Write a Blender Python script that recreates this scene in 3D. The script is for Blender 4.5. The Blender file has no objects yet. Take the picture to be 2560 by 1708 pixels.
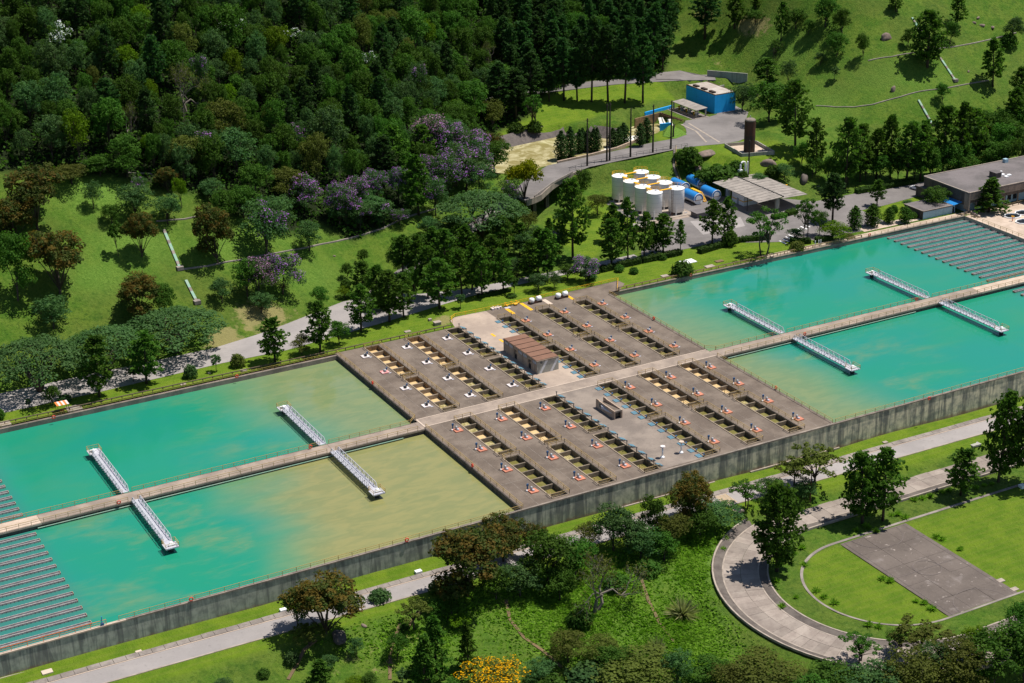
import bpy, bmesh, math, random
import numpy as np
from mathutils import Matrix, Vector

# ---------------------------------------------------------------- camera, sky, sun, exposure
S = bpy.context.scene
RIGHT = np.array([0.87405165, -0.48564580, -0.01348586]); UP = np.array([0.19731936, 0.32949052, 0.92330985]); FWD = np.array([0.44395808, 0.80968152, -0.38381905])
CAM = np.array([-158.33263927, -284.92860389, 174.52644910]); FOC = 4301.1115          # metres; focal length in pixels of a 2560 px wide frame
cd = bpy.data.cameras.new('camera'); cam = bpy.data.objects.new('camera', cd); S.collection.objects.link(cam)
cd.sensor_width = 36.0; cd.lens = FOC * 36.0 / 2560.0; cd.clip_start = 1.0; cd.clip_end = 5000.0
m = Matrix.Identity(4)
for i in range(3):
    m[i][0], m[i][1], m[i][2], m[i][3] = RIGHT[i], UP[i], -FWD[i], CAM[i]
cam.matrix_world = m
S.camera = cam

SUN_EL, SUN_AZ = math.radians(68.0), math.radians(102.0)       # azimuth from +Y towards +X
W = bpy.data.worlds.new('World'); S.world = W; W.use_nodes = True
wn = W.node_tree.nodes; wl = W.node_tree.links
sky = wn.new('ShaderNodeTexSky'); sky.sky_type = 'NISHITA'; sky.sun_disc = False
sky.sun_elevation = SUN_EL; sky.sun_rotation = SUN_AZ; sky.altitude = 800; sky.air_density = 1.0; sky.dust_density = 0.6
wl.new(sky.outputs['Color'], wn['Background'].inputs['Color']); wn['Background'].inputs['Strength'].default_value = 0.068
sl = bpy.data.lights.new('sun', 'SUN'); sl.energy = 4.5; sl.angle = math.radians(0.53); sl.color = (1.0, 0.95, 0.87)
so = bpy.data.objects.new('sun', sl); S.collection.objects.link(so)
sdir = Vector((math.sin(SUN_AZ) * math.cos(SUN_EL), math.cos(SUN_AZ) * math.cos(SUN_EL), math.sin(SUN_EL)))
so.rotation_euler = sdir.to_track_quat('Z', 'Y').to_euler(); so.location = (60, 40, 260)
vs = S.view_settings; vs.view_transform = 'Standard'; vs.look = 'None'; vs.gamma = 1.0; vs.use_curve_mapping = False; vs.exposure = 0.5
S.cycles.max_bounces = 6; S.cycles.transparent_max_bounces = 4; S.cycles.use_denoising = True

rng = np.random.default_rng(7); random.seed(7)
COL = S.collection

# ---------------------------------------------------------------- pixel <-> place (2560 x 1708 frame)
def project(P):
    d = np.asarray(P, float) - CAM; z = d @ FWD
    return np.stack([1280 + FOC * (d @ RIGHT) / z, 854 - FOC * (d @ UP) / z], -1)
def ray(x, y):
    return FWD + RIGHT * (x - 1280) / FOC - UP * (y - 854) / FOC
def onz(x, y, z=0.0):
    d = ray(x, y); return CAM + d * (z - CAM[2]) / d[2]
def ppm(P):                                   # source pixels per metre at a place
    return FOC / ((np.asarray(P, float) - CAM) @ FWD)

# ---------------------------------------------------------------- mesh builder and object helpers
class MB:
    def __init__(s): s.v = []; s.f = []
    def add(s, vs, fs):
        b = len(s.v); s.v.extend([tuple(p) for p in vs]); s.f.extend([tuple(i + b for i in q) for q in fs]); return s
    def box(s, cx, cy, cz, sx, sy, sz, rz=0.0):
        c, n = math.cos(rz), math.sin(rz); vs = []
        for dz in (-.5, .5):
            for dx, dy in ((-.5, -.5), (.5, -.5), (.5, .5), (-.5, .5)):
                x, y = dx * sx, dy * sy; vs.append((cx + x * c - y * n, cy + x * n + y * c, cz + dz * sz))
        return s.add(vs, [(3, 2, 1, 0), (4, 5, 6, 7), (0, 1, 5, 4), (1, 2, 6, 5), (2, 3, 7, 6), (3, 0, 4, 7)])
    def bx(s, x0, x1, y0, y1, z0, z1):
        return s.box((x0 + x1) / 2, (y0 + y1) / 2, (z0 + z1) / 2, x1 - x0, y1 - y0, z1 - z0)
    def bar(s, p, q, w, h=None):
        h = w if h is None else h
        p = Vector(p); q = Vector(q); d = (q - p).normalized()
        a = d.cross(Vector((0, 0, 1)))
        a = Vector((1, 0, 0)) if a.length < 1e-4 else a.normalized()
        b = a.cross(d).normalized(); vs = []
        for e in (p, q):
            for i, j in ((-1, -1), (1, -1), (1, 1), (-1, 1)):
                vs.append(e + a * (i * w / 2) + b * (j * h / 2))
        return s.add(vs, [(0, 1, 2, 3), (7, 6, 5, 4), (0, 4, 5, 1), (1, 5, 6, 2), (2, 6, 7, 3), (3, 7, 4, 0)])
    def tube(s, pts, rad, n=8, cap=True):
        pts = [Vector(p) for p in pts]; vs = []; fs = []
        for i, p in enumerate(pts):
            d = (pts[min(i + 1, len(pts) - 1)] - pts[max(i - 1, 0)]).normalized()
            a = d.cross(Vector((0.31, 0.17, 1)) if abs(d.z) < .9 else Vector((1, 0.1, 0))).normalized(); b = d.cross(a)
            r = rad[i] if hasattr(rad, '__len__') else rad
            for k in range(n):
                t = 2 * math.pi * k / n; vs.append(p + a * (r * math.cos(t)) + b * (r * math.sin(t)))
        for i in range(len(pts) - 1):
            for k in range(n):
                k2 = (k + 1) % n; fs.append((i * n + k, i * n + k2, (i + 1) * n + k2, (i + 1) * n + k))
        if cap:
            fs.append(tuple(range(n - 1, -1, -1))); fs.append(tuple((len(pts) - 1) * n + k for k in range(n)))
        return s.add(vs, fs)
    def prism(s, poly, z0, z1):
        n = len(poly); vs = [(x, y, z0) for x, y in poly] + [(x, y, z1) for x, y in poly]
        return s.add(vs, [tuple(range(n - 1, -1, -1)), tuple(range(n, 2 * n))] + [(k, (k + 1) % n, n + (k + 1) % n, n + k) for k in range(n)])
    def torus(s, c, R, r, axis='y', n=16, k=6):
        vs = []; fs = []
        for i in range(n):
            t = 2 * math.pi * i / n
            for j in range(k):
                q = 2 * math.pi * j / k; rr = R + r * math.cos(q); x, y, z = rr * math.cos(t), r * math.sin(q), rr * math.sin(t)
                if axis == 'z': x, y, z = x, z, y
                if axis == 'x': x, y, z = y, x, z
                vs.append((c[0] + x, c[1] + y, c[2] + z))
                fs.append((i * k + j, i * k + (j + 1) % k, ((i + 1) % n) * k + (j + 1) % k, ((i + 1) % n) * k + j))
        return s.add(vs, fs)
    def mesh(s, name, mat, smooth=False):
        me = bpy.data.meshes.new(name); me.from_pydata(s.v, [], s.f)
        if mat: me.materials.append(mat)
        if smooth: me.polygons.foreach_set('use_smooth', [True] * len(me.polygons))
        me.update(); return me

KIDS = {}
def link(name, data, parent=None, loc=None):
    o = bpy.data.objects.new(name, data); COL.objects.link(o)
    if parent is not None:
        o.parent = parent; KIDS.setdefault(parent.name, []).append(o)
    if loc is not None: o.location = loc
    return o
def tag(o, label=None, cat=None, group=None, kind=None):
    if label: o['label'] = label
    if cat: o['category'] = cat
    if group: o['group'] = group
    if kind: o['kind'] = kind
    return o
def thing(name, label, cat, loc=(0, 0, 0), rz=0.0, group=None):
    o = bpy.data.objects.new(name, None); COL.objects.link(o); o.location = loc; o.rotation_euler = (0, 0, rz)
    o.empty_display_size = 0.5
    return tag(o, label, cat, group)
def part(name, mb, mat, parent, smooth=False, world=False, label=None, kind=None):
    o = link(name, mb.mesh(name, mat, smooth), parent)
    if world:                                  # mesh written in world coordinates: undo the parent's place
        r = parent
        while r.parent is not None: r = r.parent
        o.matrix_parent_inverse = Matrix.Translation(r.location).inverted()
    return tag(o, label, kind=kind)
def sub(name, mb, mat, parent, smooth=False): return link(name, mb.mesh(name, mat, smooth), parent)
def struct(name, mb, mat, smooth=False):
    return tag(link(name, mb.mesh(name, mat, smooth)), kind='structure')
def solo(name, mb, mat, label, cat, group=None, smooth=False):
    return tag(link(name, mb.mesh(name, mat, smooth)), label, cat, group)
def dup(root, loc, rz=0.0, scale=None, label=None, group=None):
    r = root.copy(); COL.objects.link(r); r.location = loc; r.rotation_euler = (0, 0, rz)
    if scale is not None: r.scale = scale
    if label: r['label'] = label
    if group: r['group'] = group
    for ch in KIDS.get(root.name, []):
        c = ch.copy(); COL.objects.link(c); c.parent = r; KIDS.setdefault(r.name, []).append(c)
        for g in KIDS.get(ch.name, []):
            d = g.copy(); COL.objects.link(d); d.parent = c
    return r
ORD = ('zeroth first second third fourth fifth sixth seventh eighth ninth tenth eleventh twelfth thirteenth fourteenth fifteenth '
       'sixteenth seventeenth eighteenth nineteenth twentieth').split()
def nth(i): return ORD[i] if i < len(ORD) else '%dth' % i

# ---------------------------------------------------------------- materials
def mat(name, col, rough=0.85, metal=0.0, spec=0.3):
    M = bpy.data.materials.new(name); M.use_nodes = True; b = M.node_tree.nodes['Principled BSDF']
    b.inputs['Base Color'].default_value = (*col, 1); b.inputs['Roughness'].default_value = rough
    b.inputs['Metallic'].default_value = metal; b.inputs['Specular IOR Level'].default_value = spec
    return M
class NT:                                       # tiny node-writing helper
    def __init__(s, M): s.t = M.node_tree; s.b = s.t.nodes['Principled BSDF']
    def n(s, kind, **kw):
        x = s.t.nodes.new(kind)
        for k, v in kw.items(): setattr(x, k, v)
        return x
    def l(s, a, b): s.t.links.new(a, b)
    def pos(s, scale=(1, 1, 1), obj=False):
        src = s.n('ShaderNodeTexCoord').outputs['Object'] if obj else s.n('ShaderNodeNewGeometry').outputs['Position']
        mp = s.n('ShaderNodeMapping'); mp.inputs['Scale'].default_value = scale; s.l(src, mp.inputs['Vector']); return mp.outputs[0]
    def noise(s, vec, scale, detail=4.0, rough=0.55, dist=0.0):
        x = s.n('ShaderNodeTexNoise'); x.inputs['Scale'].default_value = scale; x.inputs['Detail'].default_value = detail
        x.inputs['Roughness'].default_value = rough; x.inputs['Distortion'].default_value = dist
        s.l(vec, x.inputs['Vector']); return x.outputs['Fac']
    def ramp(s, fac, a, b):                      # smooth 0..1 between a and b
        x = s.n('ShaderNodeMapRange', interpolation_type='SMOOTHSTEP'); x.inputs['From Min'].default_value = a; x.inputs['From Max'].default_value = b
        s.l(fac, x.inputs['Value']); return x.outputs[0]
    def mix(s, fac, a, b):
        x = s.n('ShaderNodeMix', data_type='RGBA')
        for k, v in ((0, fac), (6, a), (7, b)):
            if isinstance(v, (int, float)): x.inputs[k].default_value = v
            elif isinstance(v, tuple): x.inputs[k].default_value = (*v, 1)
            else: s.l(v, x.inputs[k])
        return x.outputs[2]
    def math(s, op, a, b=0.0):
        x = s.n('ShaderNodeMath', operation=op)
        for k, v in ((0, a), (1, b)):
            if isinstance(v, (int, float)): x.inputs[k].default_value = v
            else: s.l(v, x.inputs[k])
        return x.outputs[0]
    def sep(s, vec):
        x = s.n('ShaderNodeSeparateXYZ'); s.l(vec, x.inputs[0]); return x.outputs
    def col(s, c): s.l(c, s.b.inputs['Base Color'])
    def bump(s, h, strength=0.4, dist=0.05):
        x = s.n('ShaderNodeBump'); x.inputs['Strength'].default_value = strength; x.inputs['Distance'].default_value = dist
        s.l(h, x.inputs['Height']); s.l(x.outputs[0], s.b.inputs['Normal'])
def worn(name, a, b, scale=0.35, lo=.38, hi=.66, rough=.9, fine=None, obj=False, streak=None, bump=0.25):
    """two tones mottled by noise, fine grain, optional downward streaks of a third tone"""
    M = mat(name, a, rough); t = NT(M); p = t.pos(obj=obj)
    c = t.mix(t.ramp(t.noise(p, scale, 5, .62), lo, hi), a, b)
    g = t.noise(p, 3.5, 4, .7)
    f = fine or tuple(min(1, x * 1.35 + .01) for x in b)
    c = t.mix(t.math('MULTIPLY', t.ramp(g, .52, .75), .55), c, f)
    c = t.mix(t.math('MULTIPLY', t.ramp(t.noise(p, 1.1, 5, .7), .55, .72), .5), c, tuple(x * .6 for x in a))
    c = t.mix(t.math('MULTIPLY', t.ramp(t.noise(p, .07, 5, .68, .6), .5, .72), .4), c, tuple(min(1, x * 1.3) for x in b))
    if streak:
        s = t.noise(t.pos((1, 1, .06), obj), 1.6, 4, .6)
        c = t.mix(t.math('MULTIPLY', t.ramp(s, .5, .68), .75), c, streak)
    t.col(c)
    if bump: t.bump(g, bump, .03)
    return M
M = {}
M['deck'] = worn('deck_concrete', (.112, .086, .068), (.175, .138, .110), .16, fine=(.24, .19, .15))
M['aisle'] = worn('aisle_concrete', (.30, .235, .19), (.40, .315, .25), .12, fine=(.42, .34, .28))
M['walk'] = worn('walkway_concrete', (.22, .175, .145), (.32, .255, .205), .2, fine=(.36, .29, .24))
M['coping'] = worn('coping_concrete', (.16, .135, .115), (.27, .22, .18), .3)
M['palecoping'] = worn('pale_coping_concrete', (.40, .31, .24), (.50, .40, .32), .3)
M['rim'] = worn('rim_concrete', (.30, .235, .17), (.20, .16, .12), .5)
M['pitwall'] = worn('pit_concrete', (.15, .115, .075), (.075, .06, .042), .6, streak=(.055, .045, .035))
M['pitwarm'] = worn('pit_concrete_warm', (.24, .15, .075), (.12, .085, .05), .6, streak=(.08, .055, .035))
M['joint'] = mat('joint_line', (.52, .42, .34), .9)
M['asphalt'] = worn('asphalt', (.135, .122, .118), (.19, .172, .165), .08, fine=(.21, .19, .18))
M['asphalt2'] = worn('bleached_asphalt', (.25, .228, .22), (.30, .272, .26), .08, fine=(.32, .29, .28), bump=.1)
M['oldconc'] = worn('old_concrete', (.17, .145, .13), (.26, .225, .20), .3)
M['gutter'] = worn('gutter_concrete', (.085, .07, .062), (.13, .11, .095), .4)
M['kerb'] = worn('kerb_concrete', (.36, .30, .25), (.25, .21, .175), .6)
M['rail'] = mat('ochre_paint', (.40, .27, .09), .6)
M['brownrail'] = worn('brown_rail', (.16, .115, .075), (.10, .075, .05), 1.2)
M['yellow'] = mat('yellow_paint', (.75, .40, .02), .5)
M['white'] = mat('white_paint', (.78, .78, .78), .5)
M['coral'] = worn('coral_paint', (.52, .20, .125), (.40, .155, .10), 1.2, fine=(.68, .28, .2), bump=0)
M['pinkwhite'] = worn('worn_white_paint', (.66, .60, .58), (.55, .46, .45), 1.3, bump=0)
M['redpink'] = worn('worn_red_paint', (.60, .20, .19), (.62, .46, .44), 1.0, bump=0)
M['steel'] = worn('galvanised_steel', (.46, .46, .50), (.36, .36, .41), 2, rough=.5, bump=0)
M['motor'] = mat('grey_enamel', (.33, .34, .36), .4, 0, .5)
M['dark'] = mat('dark_metal', (.03, .032, .036), .5)
M['bluebox'] = mat('blue_enamel', (.03, .10, .22), .45)
M['gate'] = worn('faded_blue_steel', (.085, .175, .23), (.11, .22, .28), 1.2, rough=.6, bump=0)
M['blue'] = worn('blue_wall_paint', (.012, .36, .82), (.016, .38, .84), .3, rough=.7, fine=(.025, .40, .84), streak=(.008, .31, .74), bump=0)
M['tankblue'] = mat('blue_tank_paint', (.02, .20, .52), .35, 0, .5)
M['rust'] = worn('rusted_steel', (.085, .038, .024), (.055, .03, .022), .4, streak=(.12, .05, .025), rough=.7)
M['rustdark'] = worn('dark_rusted_steel', (.045, .03, .024), (.035, .026, .022), .4, streak=(.07, .035, .02), rough=.7)
M['brown'] = worn('brown_roofing', (.20, .105, .07), (.17, .09, .06), .5, fine=(.24, .14, .1), bump=.1)
M['buff'] = worn('buff_render', (.46, .34, .25), (.37, .275, .205), .5, streak=(.28, .21, .165))
M['paleconc'] = worn('pale_concrete', (.36, .35, .30), (.28, .275, .24), .4, streak=(.22, .21, .19))
M['glass'] = mat('dark_opening', (.012, .016, .02), .15, 0, .5)
M['corrug'] = worn('corrugated_sheet', (.30, .265, .235), (.20, .178, .16), .5, fine=(.34, .30, .27), bump=0)
M['wood'] = worn('pole_wood', (.045, .035, .028), (.03, .025, .02), 1.0, streak=(.07, .055, .04))
M['bark'] = worn('bark', (.07, .052, .04), (.045, .035, .027), 1.0, streak=(.1, .08, .06))
M['palebark'] = worn('pale_bark', (.20, .17, .14), (.13, .11, .09), 1.0)
M['rock'] = worn('boulder_rock', (.22, .165, .135), (.12, .095, .08), .7, fine=(.3, .24, .2), obj=True)
M['soil'] = worn('bare_soil', (.17, .11, .06), (.12, .085, .045), .6)
M['red'] = mat('red_plastic', (.62, .06, .03), .5)
M['orange'] = mat('orange_paint', (.75, .20, .05), .6)
M['greenpvc'] = worn('pale_green_channel', (.20, .36, .27), (.28, .36, .29), 1.0)
M['lightblue'] = worn('pale_blue_render', (.32, .46, .54), (.26, .39, .47), .4, streak=(.22, .32, .38), bump=0)
M['darkconc'] = worn('weathered_concrete', (.12, .10, .085), (.075, .065, .057), .35, streak=(.045, .04, .036))
M['roofgrey'] = worn('roof_felt', (.155, .135, .135), (.105, .093, .092), .12, fine=(.26, .24, .23))
M['foam'] = worn('white_water', (.75, .74, .68), (.60, .56, .44), .8, bump=.5)

# stained outer wall: pale green-grey panels, dark run-down streaks, rust-red splash band at the foot
Mx = mat('stained_wall_concrete', (.2, .2, .17), .92); t = NT(Mx); p = t.pos()
st1 = t.noise(t.pos((1, 1, .10)), .38, 6, .7, .5); st2 = t.noise(t.pos((1, 1, .05)), 1.5, 6, .72, .4)
xx = t.sep(p); ug = t.ramp(xx[0], -40, 110)
base = t.mix(ug, (.38, .39, .33), (.68, .60, .44))
c = t.mix(t.math('MULTIPLY', t.ramp(t.noise(p, .5, 5, .6), .4, .65), .8), base, (.20, .215, .19))
c = t.mix(t.math('MULTIPLY', t.ramp(st1, .47, .6), .8), c, (.11, .115, .11))
c = t.mix(t.math('MULTIPLY', t.ramp(st2, .52, .66), .7), c, (.14, .155, .15))
c = t.mix(t.math('MULTIPLY', t.ramp(t.noise(t.pos((1, 1, .03)), 1.3, 3, .5), .58, .7), .5), c, (.37, .38, .31))
hz_ = t.math('ADD', t.math('ADD', xx[2], t.math('MULTIPLY', xx[0], .0082)), t.math('MULTIPLY', t.noise(p, .3, 5, .7), -3.2))
c = t.mix(t.math('MULTIPLY', t.ramp(hz_, -6.5, -7.6), .75), c, (.24, .135, .08)); t.col(c); M['wall'] = Mx

def foliage(name, a, b, tip=None, tipamt=0.0, var=0.5, thin=.38, nscale=.55):
    Mx = mat(name, a, .6, 0, .25); t = NT(Mx); p = t.pos(obj=True)
    oi = t.n('ShaderNodeObjectInfo').outputs['Random']
    c = t.mix(t.ramp(t.noise(p, nscale, 3, .6), .35, .65), a, b)
    if tip: c = t.mix(t.math('MULTIPLY', t.ramp(t.math('ADD', t.noise(p, .75, 4, .65), t.math('MULTIPLY', oi, .08)), .5, .62), tipamt), c, tip)
    hs = t.n('ShaderNodeHueSaturation'); t.l(c, hs.inputs['Color'])
    t.l(t.math('ADD', t.math('MULTIPLY', oi, .05 * var), .5 - .025 * var), hs.inputs['Hue'])
    t.l(t.math('ADD', t.math('MULTIPLY', oi, .9 * var), 1 - .42 * var), hs.inputs['Value'])
    hs.inputs['Saturation'].default_value = 1.12
    t.col(hs.outputs[0]); t.b.inputs['Roughness'].default_value = .75; t.b.inputs['Specular IOR Level'].default_value = .12
    tr = t.n('ShaderNodeBsdfTranslucent'); br = t.n('ShaderNodeMix', data_type='RGBA', blend_type='MULTIPLY'); br.inputs[0].default_value = 1.0
    t.l(hs.outputs[0], br.inputs[6]); br.inputs[7].default_value = (1.2, 1.4, .8, 1); t.l(br.outputs[2], tr.inputs['Color'])
    mx = t.n('ShaderNodeMixShader'); mx.inputs[0].default_value = thin; t.l(t.b.outputs[0], mx.inputs[1]); t.l(tr.outputs[0], mx.inputs[2])
    t.l(mx.outputs[0], t.t.nodes['Material Output'].inputs['Surface'])
    return Mx
M['leaf'] = foliage('broadleaf_foliage', (.036, .084, .016), (.066, .128, .026), var=.6)
M['leafgrey'] = foliage('grey_green_foliage', (.044, .092, .034), (.072, .128, .044), var=.5)
M['leafbright'] = foliage('bright_green_foliage', (.070, .130, .016), (.105, .17, .022), var=.5)
M['leafolive'] = foliage('olive_foliage', (.070, .086, .022), (.10, .118, .03), var=.5)
M['pine'] = foliage('pine_foliage', (.046, .100, .020), (.082, .145, .030), var=.4)
M['pinedark'] = foliage('dark_pine_foliage', (.028, .068, .022), (.050, .098, .030), var=.5)
M['rustleaf'] = foliage('rust_flushed_foliage', (.040, .066, .018), (.068, .084, .024), (.135, .078, .024), .68, var=.3)
M['umbrella'] = foliage('blue_green_foliage', (.058, .118, .044), (.088, .160, .060), var=.25)
M['cypress'] = foliage('cypress_foliage', (.026, .054, .018), (.042, .078, .024), var=.3)
M['bushleaf'] = foliage('bush_foliage', (.045, .095, .02), (.065, .12, .026), var=.6)
M['purple'] = foliage('purple_blossom', (.34, .14, .46), (.44, .24, .55), var=.5)
M['pink'] = foliage('pink_blossom', (.42, .22, .40), (.50, .30, .46), var=.3)
M['yellowbloom'] = foliage('yellow_blossom', (.70, .36, .008), (.78, .44, .012), var=.1)
M['whiteleaf'] = foliage('white_blossom', (.72, .74, .76), (.60, .64, .66), var=.1)
M['yellowgreen'] = foliage('yellow_green_foliage', (.13, .15, .015), (.19, .20, .02), var=.2)
M['tallgrass'] = foliage('tall_grass_blades', (.135, .25, .042), (.21, .34, .068), var=0, nscale=.12, thin=.5)
M['slopegrass'] = foliage('slope_grass_blades', (.085, .14, .026), (.13, .19, .042), var=0, nscale=.1, thin=.5)
M['drygrass'] = foliage('dry_grass_blades', (.22, .24, .11), (.28, .28, .14), var=0)
M['hedge'] = foliage('hedge_foliage', (.028, .055, .014), (.045, .08, .02), var=.5)
M['agave'] = foliage('agave_leaves', (.16, .20, .06), (.24, .22, .07), var=.4)

def water_mat(name, edge, reach, seed, dirn, dirt=.75, tilt=.1, hi=1.3, lo=.35, weir=(0, 1)):
    """settling-basin water: clear turquoise turning to silty ochre towards the deck at u = edge"""
    Mx = mat(name, (.01, .28, .2), .06, 0, .42); t = NT(Mx); p = t.pos(); q = t.sep(p)
    mp = t.n('ShaderNodeMapping'); mp.inputs['Location'].default_value = (seed * 37.1, seed * 11.3, 0); mp.inputs['Scale'].default_value = (.55, 1, 1)
    mp.inputs['Rotation'].default_value = (0, 0, .35); t.l(p, mp.inputs['Vector']); pv = mp.outputs[0]
    d = t.math('MULTIPLY', t.math('SUBTRACT', q[0], edge), dirn)            # metres away from the deck
    n1 = t.noise(pv, .03, 3, .5, .3); n2 = t.noise(pv, .085, 4, .55, .4); n3 = t.noise(t.pos((.5, 1.4, 1)), .35, 4, .6, .6)
    dd = t.math('ADD', d, t.math('ADD', t.math('MULTIPLY', t.math('SUBTRACT', n1, .5), reach * 1.3), t.math('MULTIPLY', q[1], tilt)))
    k = t.ramp(dd, reach * hi, reach * lo)
    k = t.math('MAXIMUM', k, t.math('MULTIPLY', t.math('MULTIPLY', t.ramp(t.math('ADD', t.math('MULTIPLY', n2, .75), t.math('MULTIPLY', n3, .25)),   .45, .74), .75), t.ramp(d, reach * 3.2, reach * .8)))
    silt = t.mix(t.ramp(n3, .35, .65), (.200, .195, .072), (.250, .222, .080))
    clear = t.mix(t.ramp(t.noise(pv, .03, 3), .35, .65), (.012, .215, .125), (.012, .205, .150))
    clear = t.mix(t.math('MULTIPLY', t.ramp(n2, .42, .8), .45), clear, (.045, .21, .105))
    c = t.mix(t.math('MULTIPLY', k, dirt), clear, silt)
    t.col(t.mix(t.math('MULTIPLY', t.ramp(q[0], *weir), .8), c, (.035, .150, .140)))
    t.bump(t.math('ADD', t.noise(t.pos((1, 1.6, 1)), 1.1, 4, .6), t.math('MULTIPLY', t.noise(p, .22, 2), .7)), .03, .5)
    return Mx
def simple_water(name, a, b, scale=.5):
    Mx = mat(name, a, .12, 0, .4); t = NT(Mx); p = t.pos()
    t.col(t.mix(t.ramp(t.noise(p, scale, 5, .65, .6), .4, .65), a, b)); t.bump(t.noise(p, 2.2, 4), .08, .3); return Mx
M['pitolive'] = simple_water('olive_channel_water', (.15, .135, .04), (.20, .18, .065))
M['pitcream'] = simple_water('creamy_channel_water', (.62, .44, .23), (.56, .40, .20))
M['pitfoam'] = simple_water('foam_flecked_water', (.22, .19, .07), (.52, .44, .24), 1.6)
M['silt'] = simple_water('rushing_silty_water', (.26, .22, .09), (.50, .45, .27), .22)

# ================================================================ TERRAIN
def zs(u): return -5.8 - .0082 * u                 # ground along the foot of the outer wall
CP = []
for u in (-160, -110, -60, 0, 50, 100, 150, 200, 270, 340, 420):
    CP += [(u, 0, zs(min(u, 230))), (u, -14, zs(min(u, 230)) - .2)]
for u in (-170, -130, -85, -45, -5, 40, 80, 120, 160, 200, 250, 320, 400, 480):
    CP += [(u, 101, 0), (u, 111, 0)]
CP += [(-90, -26, -8), (-62, -30, -9.3), (-40, -24, -7.4), (-20, -22, -7.1), (0, -20, -6.9), (-22, -45, -12), (2, -45, -11), (-45, -46, -13),
       (6, -62, -13), (-14, -76, -17), (18, -24, -7.6), (16, -42, -9.2), (12, -32, -8.4), (-120, -40, -12), (-90, -70, -18), (-40, -90, -22),
       (24, -27, -8.4), (22, -45, -9), (26, -68, -9.2), (45, -17, -8.2), (60, -16, -8.3), (60, -27, -8.9), (60, -50, -9.4), (60, -76, -9.4),
       (90, -17, -8.4), (85, -30, -9), (85, -50, -9.4), (85, -76, -9.5), (112, -18, -8.6), (112, -30, -9.2), (112, -60, -9.5), (140, -22, -8.8),
       (150, -50, -9.5), (190, -40, -9.5), (250, -60, -10), (12, -76, -11), (32, -92, -12), (60, -94, -11.5), (92, -95, -11.5), (30, -125, -18), (75, -125, -16), (0, -125, -24),
       (150, -110, -13), (300, -125, -13), (420, -100, -12), (-160, -125, -28)]
def vb(u): return float(np.interp(u, [-170, -84, -45, -25, -4, 17, 45, 75, 100], [117, 118, 121, 121, 127, 137, 143, 148, 152]))
for u in (-165, -120, -84, -45, -10, 20):
    for dv in (0, 18, 42, 78, 120, 175, 250):
        CP.append((u, vb(u) + 2 + dv, (.56 if u < 0 else .53) * dv * (1 if dv < 130 else .93)))
CP += [(45, 145, .6), (46, 162, 9), (48, 192, 24), (50, 232, 43), (50, 285, 66), (50, 380, 100),
       (75, 149, .8), (75, 167, 6.5), (76, 192, 14), (80, 224, 27), (84, 262, 46), (84, 320, 66), (84, 400, 92),
       (96, 152, .8), (98, 166, 4.5), (98, 186, 8), (98, 208, 11), (98, 230, 17), (100, 262, 32), (108, 300, 44), (110, 380, 70),
       (112, 148, 0), (124, 160, 0), (140, 165, 0), (158, 165, 0), (105, 140, 0), (170, 150, 0), (180, 143, 0), (200, 142, 0), (215, 146, .3),
       (120, 238, 7.6), (140, 241, 7.6), (158, 232, 7.6), (164, 221, 8), (168, 228, 8.5), (146, 250, 10.6), (170, 245, 11), (185, 239, 10.6), (196, 247, 12),
       (155, 266, 14), (175, 265, 14), (200, 257, 14), (215, 255, 14), (150, 290, 26), (200, 290, 24), (150, 335, 45), (200, 335, 44), (125, 290, 33), (150, 420, 78), (220, 420, 78),
       (175, 185, 8), (200, 200, 8), (206, 232, 8), (188, 168, 8), (186, 226, 8), (176, 160, 4.2), (190, 156, 5), (202, 152, 2.5), (205, 165, 8),
       (218, 182, 9.5), (224, 208, 11), (233, 232, 15), (240, 255, 22), (228, 278, 21), (240, 300, 33), (220, 310, 33), (238, 150, .5),
       (236, 173, 10), (238, 200, 18), (262, 150, .6), (262, 173, 16), (262, 200, 31), (262, 232, 45), (260, 265, 52), (265, 310, 66), (260, 400, 90)]
for u in (300, 345, 400, 470):
    CP += [(u, 150, .8), (u, 173, 17.5), (u, 179, 20), (u, 200, 34), (u, 240, 58), (u, 300, 84), (u, 390, 108)]
CP = np.array(CP, float)
def tps_fit(P):
    n = len(P); d2 = ((P[:, None, :2] - P[None, :, :2]) ** 2).sum(-1)
    K = np.where(d2 > 0, .5 * d2 * np.log(np.maximum(d2, 1e-12)), 0) + np.eye(n) * .004
    Q = np.concatenate([np.ones((n, 1)), P[:, :2]], 1); A = np.block([[K, Q], [Q.T, np.zeros((3, 3))]])
    return np.linalg.solve(A, np.concatenate([P[:, 2], np.zeros(3)]))
PS = CP.copy(); PS[:, :2] /= 100.0
TW = tps_fit(PS)
def tps(u, v):
    X = np.stack([u.ravel(), v.ravel()], 1) / 100.0; out = np.zeros(len(X))
    for k in range(0, len(X), 20000):
        x = X[k:k + 20000]; d2 = ((x[:, None] - PS[None, :, :2]) ** 2).sum(-1)
        out[k:k + 20000] = np.where(d2 > 0, .5 * d2 * np.log(np.maximum(d2, 1e-12)), 0) @ TW[:-3] + TW[-3] + x @ TW[-2:]
    return out.reshape(u.shape)
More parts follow.
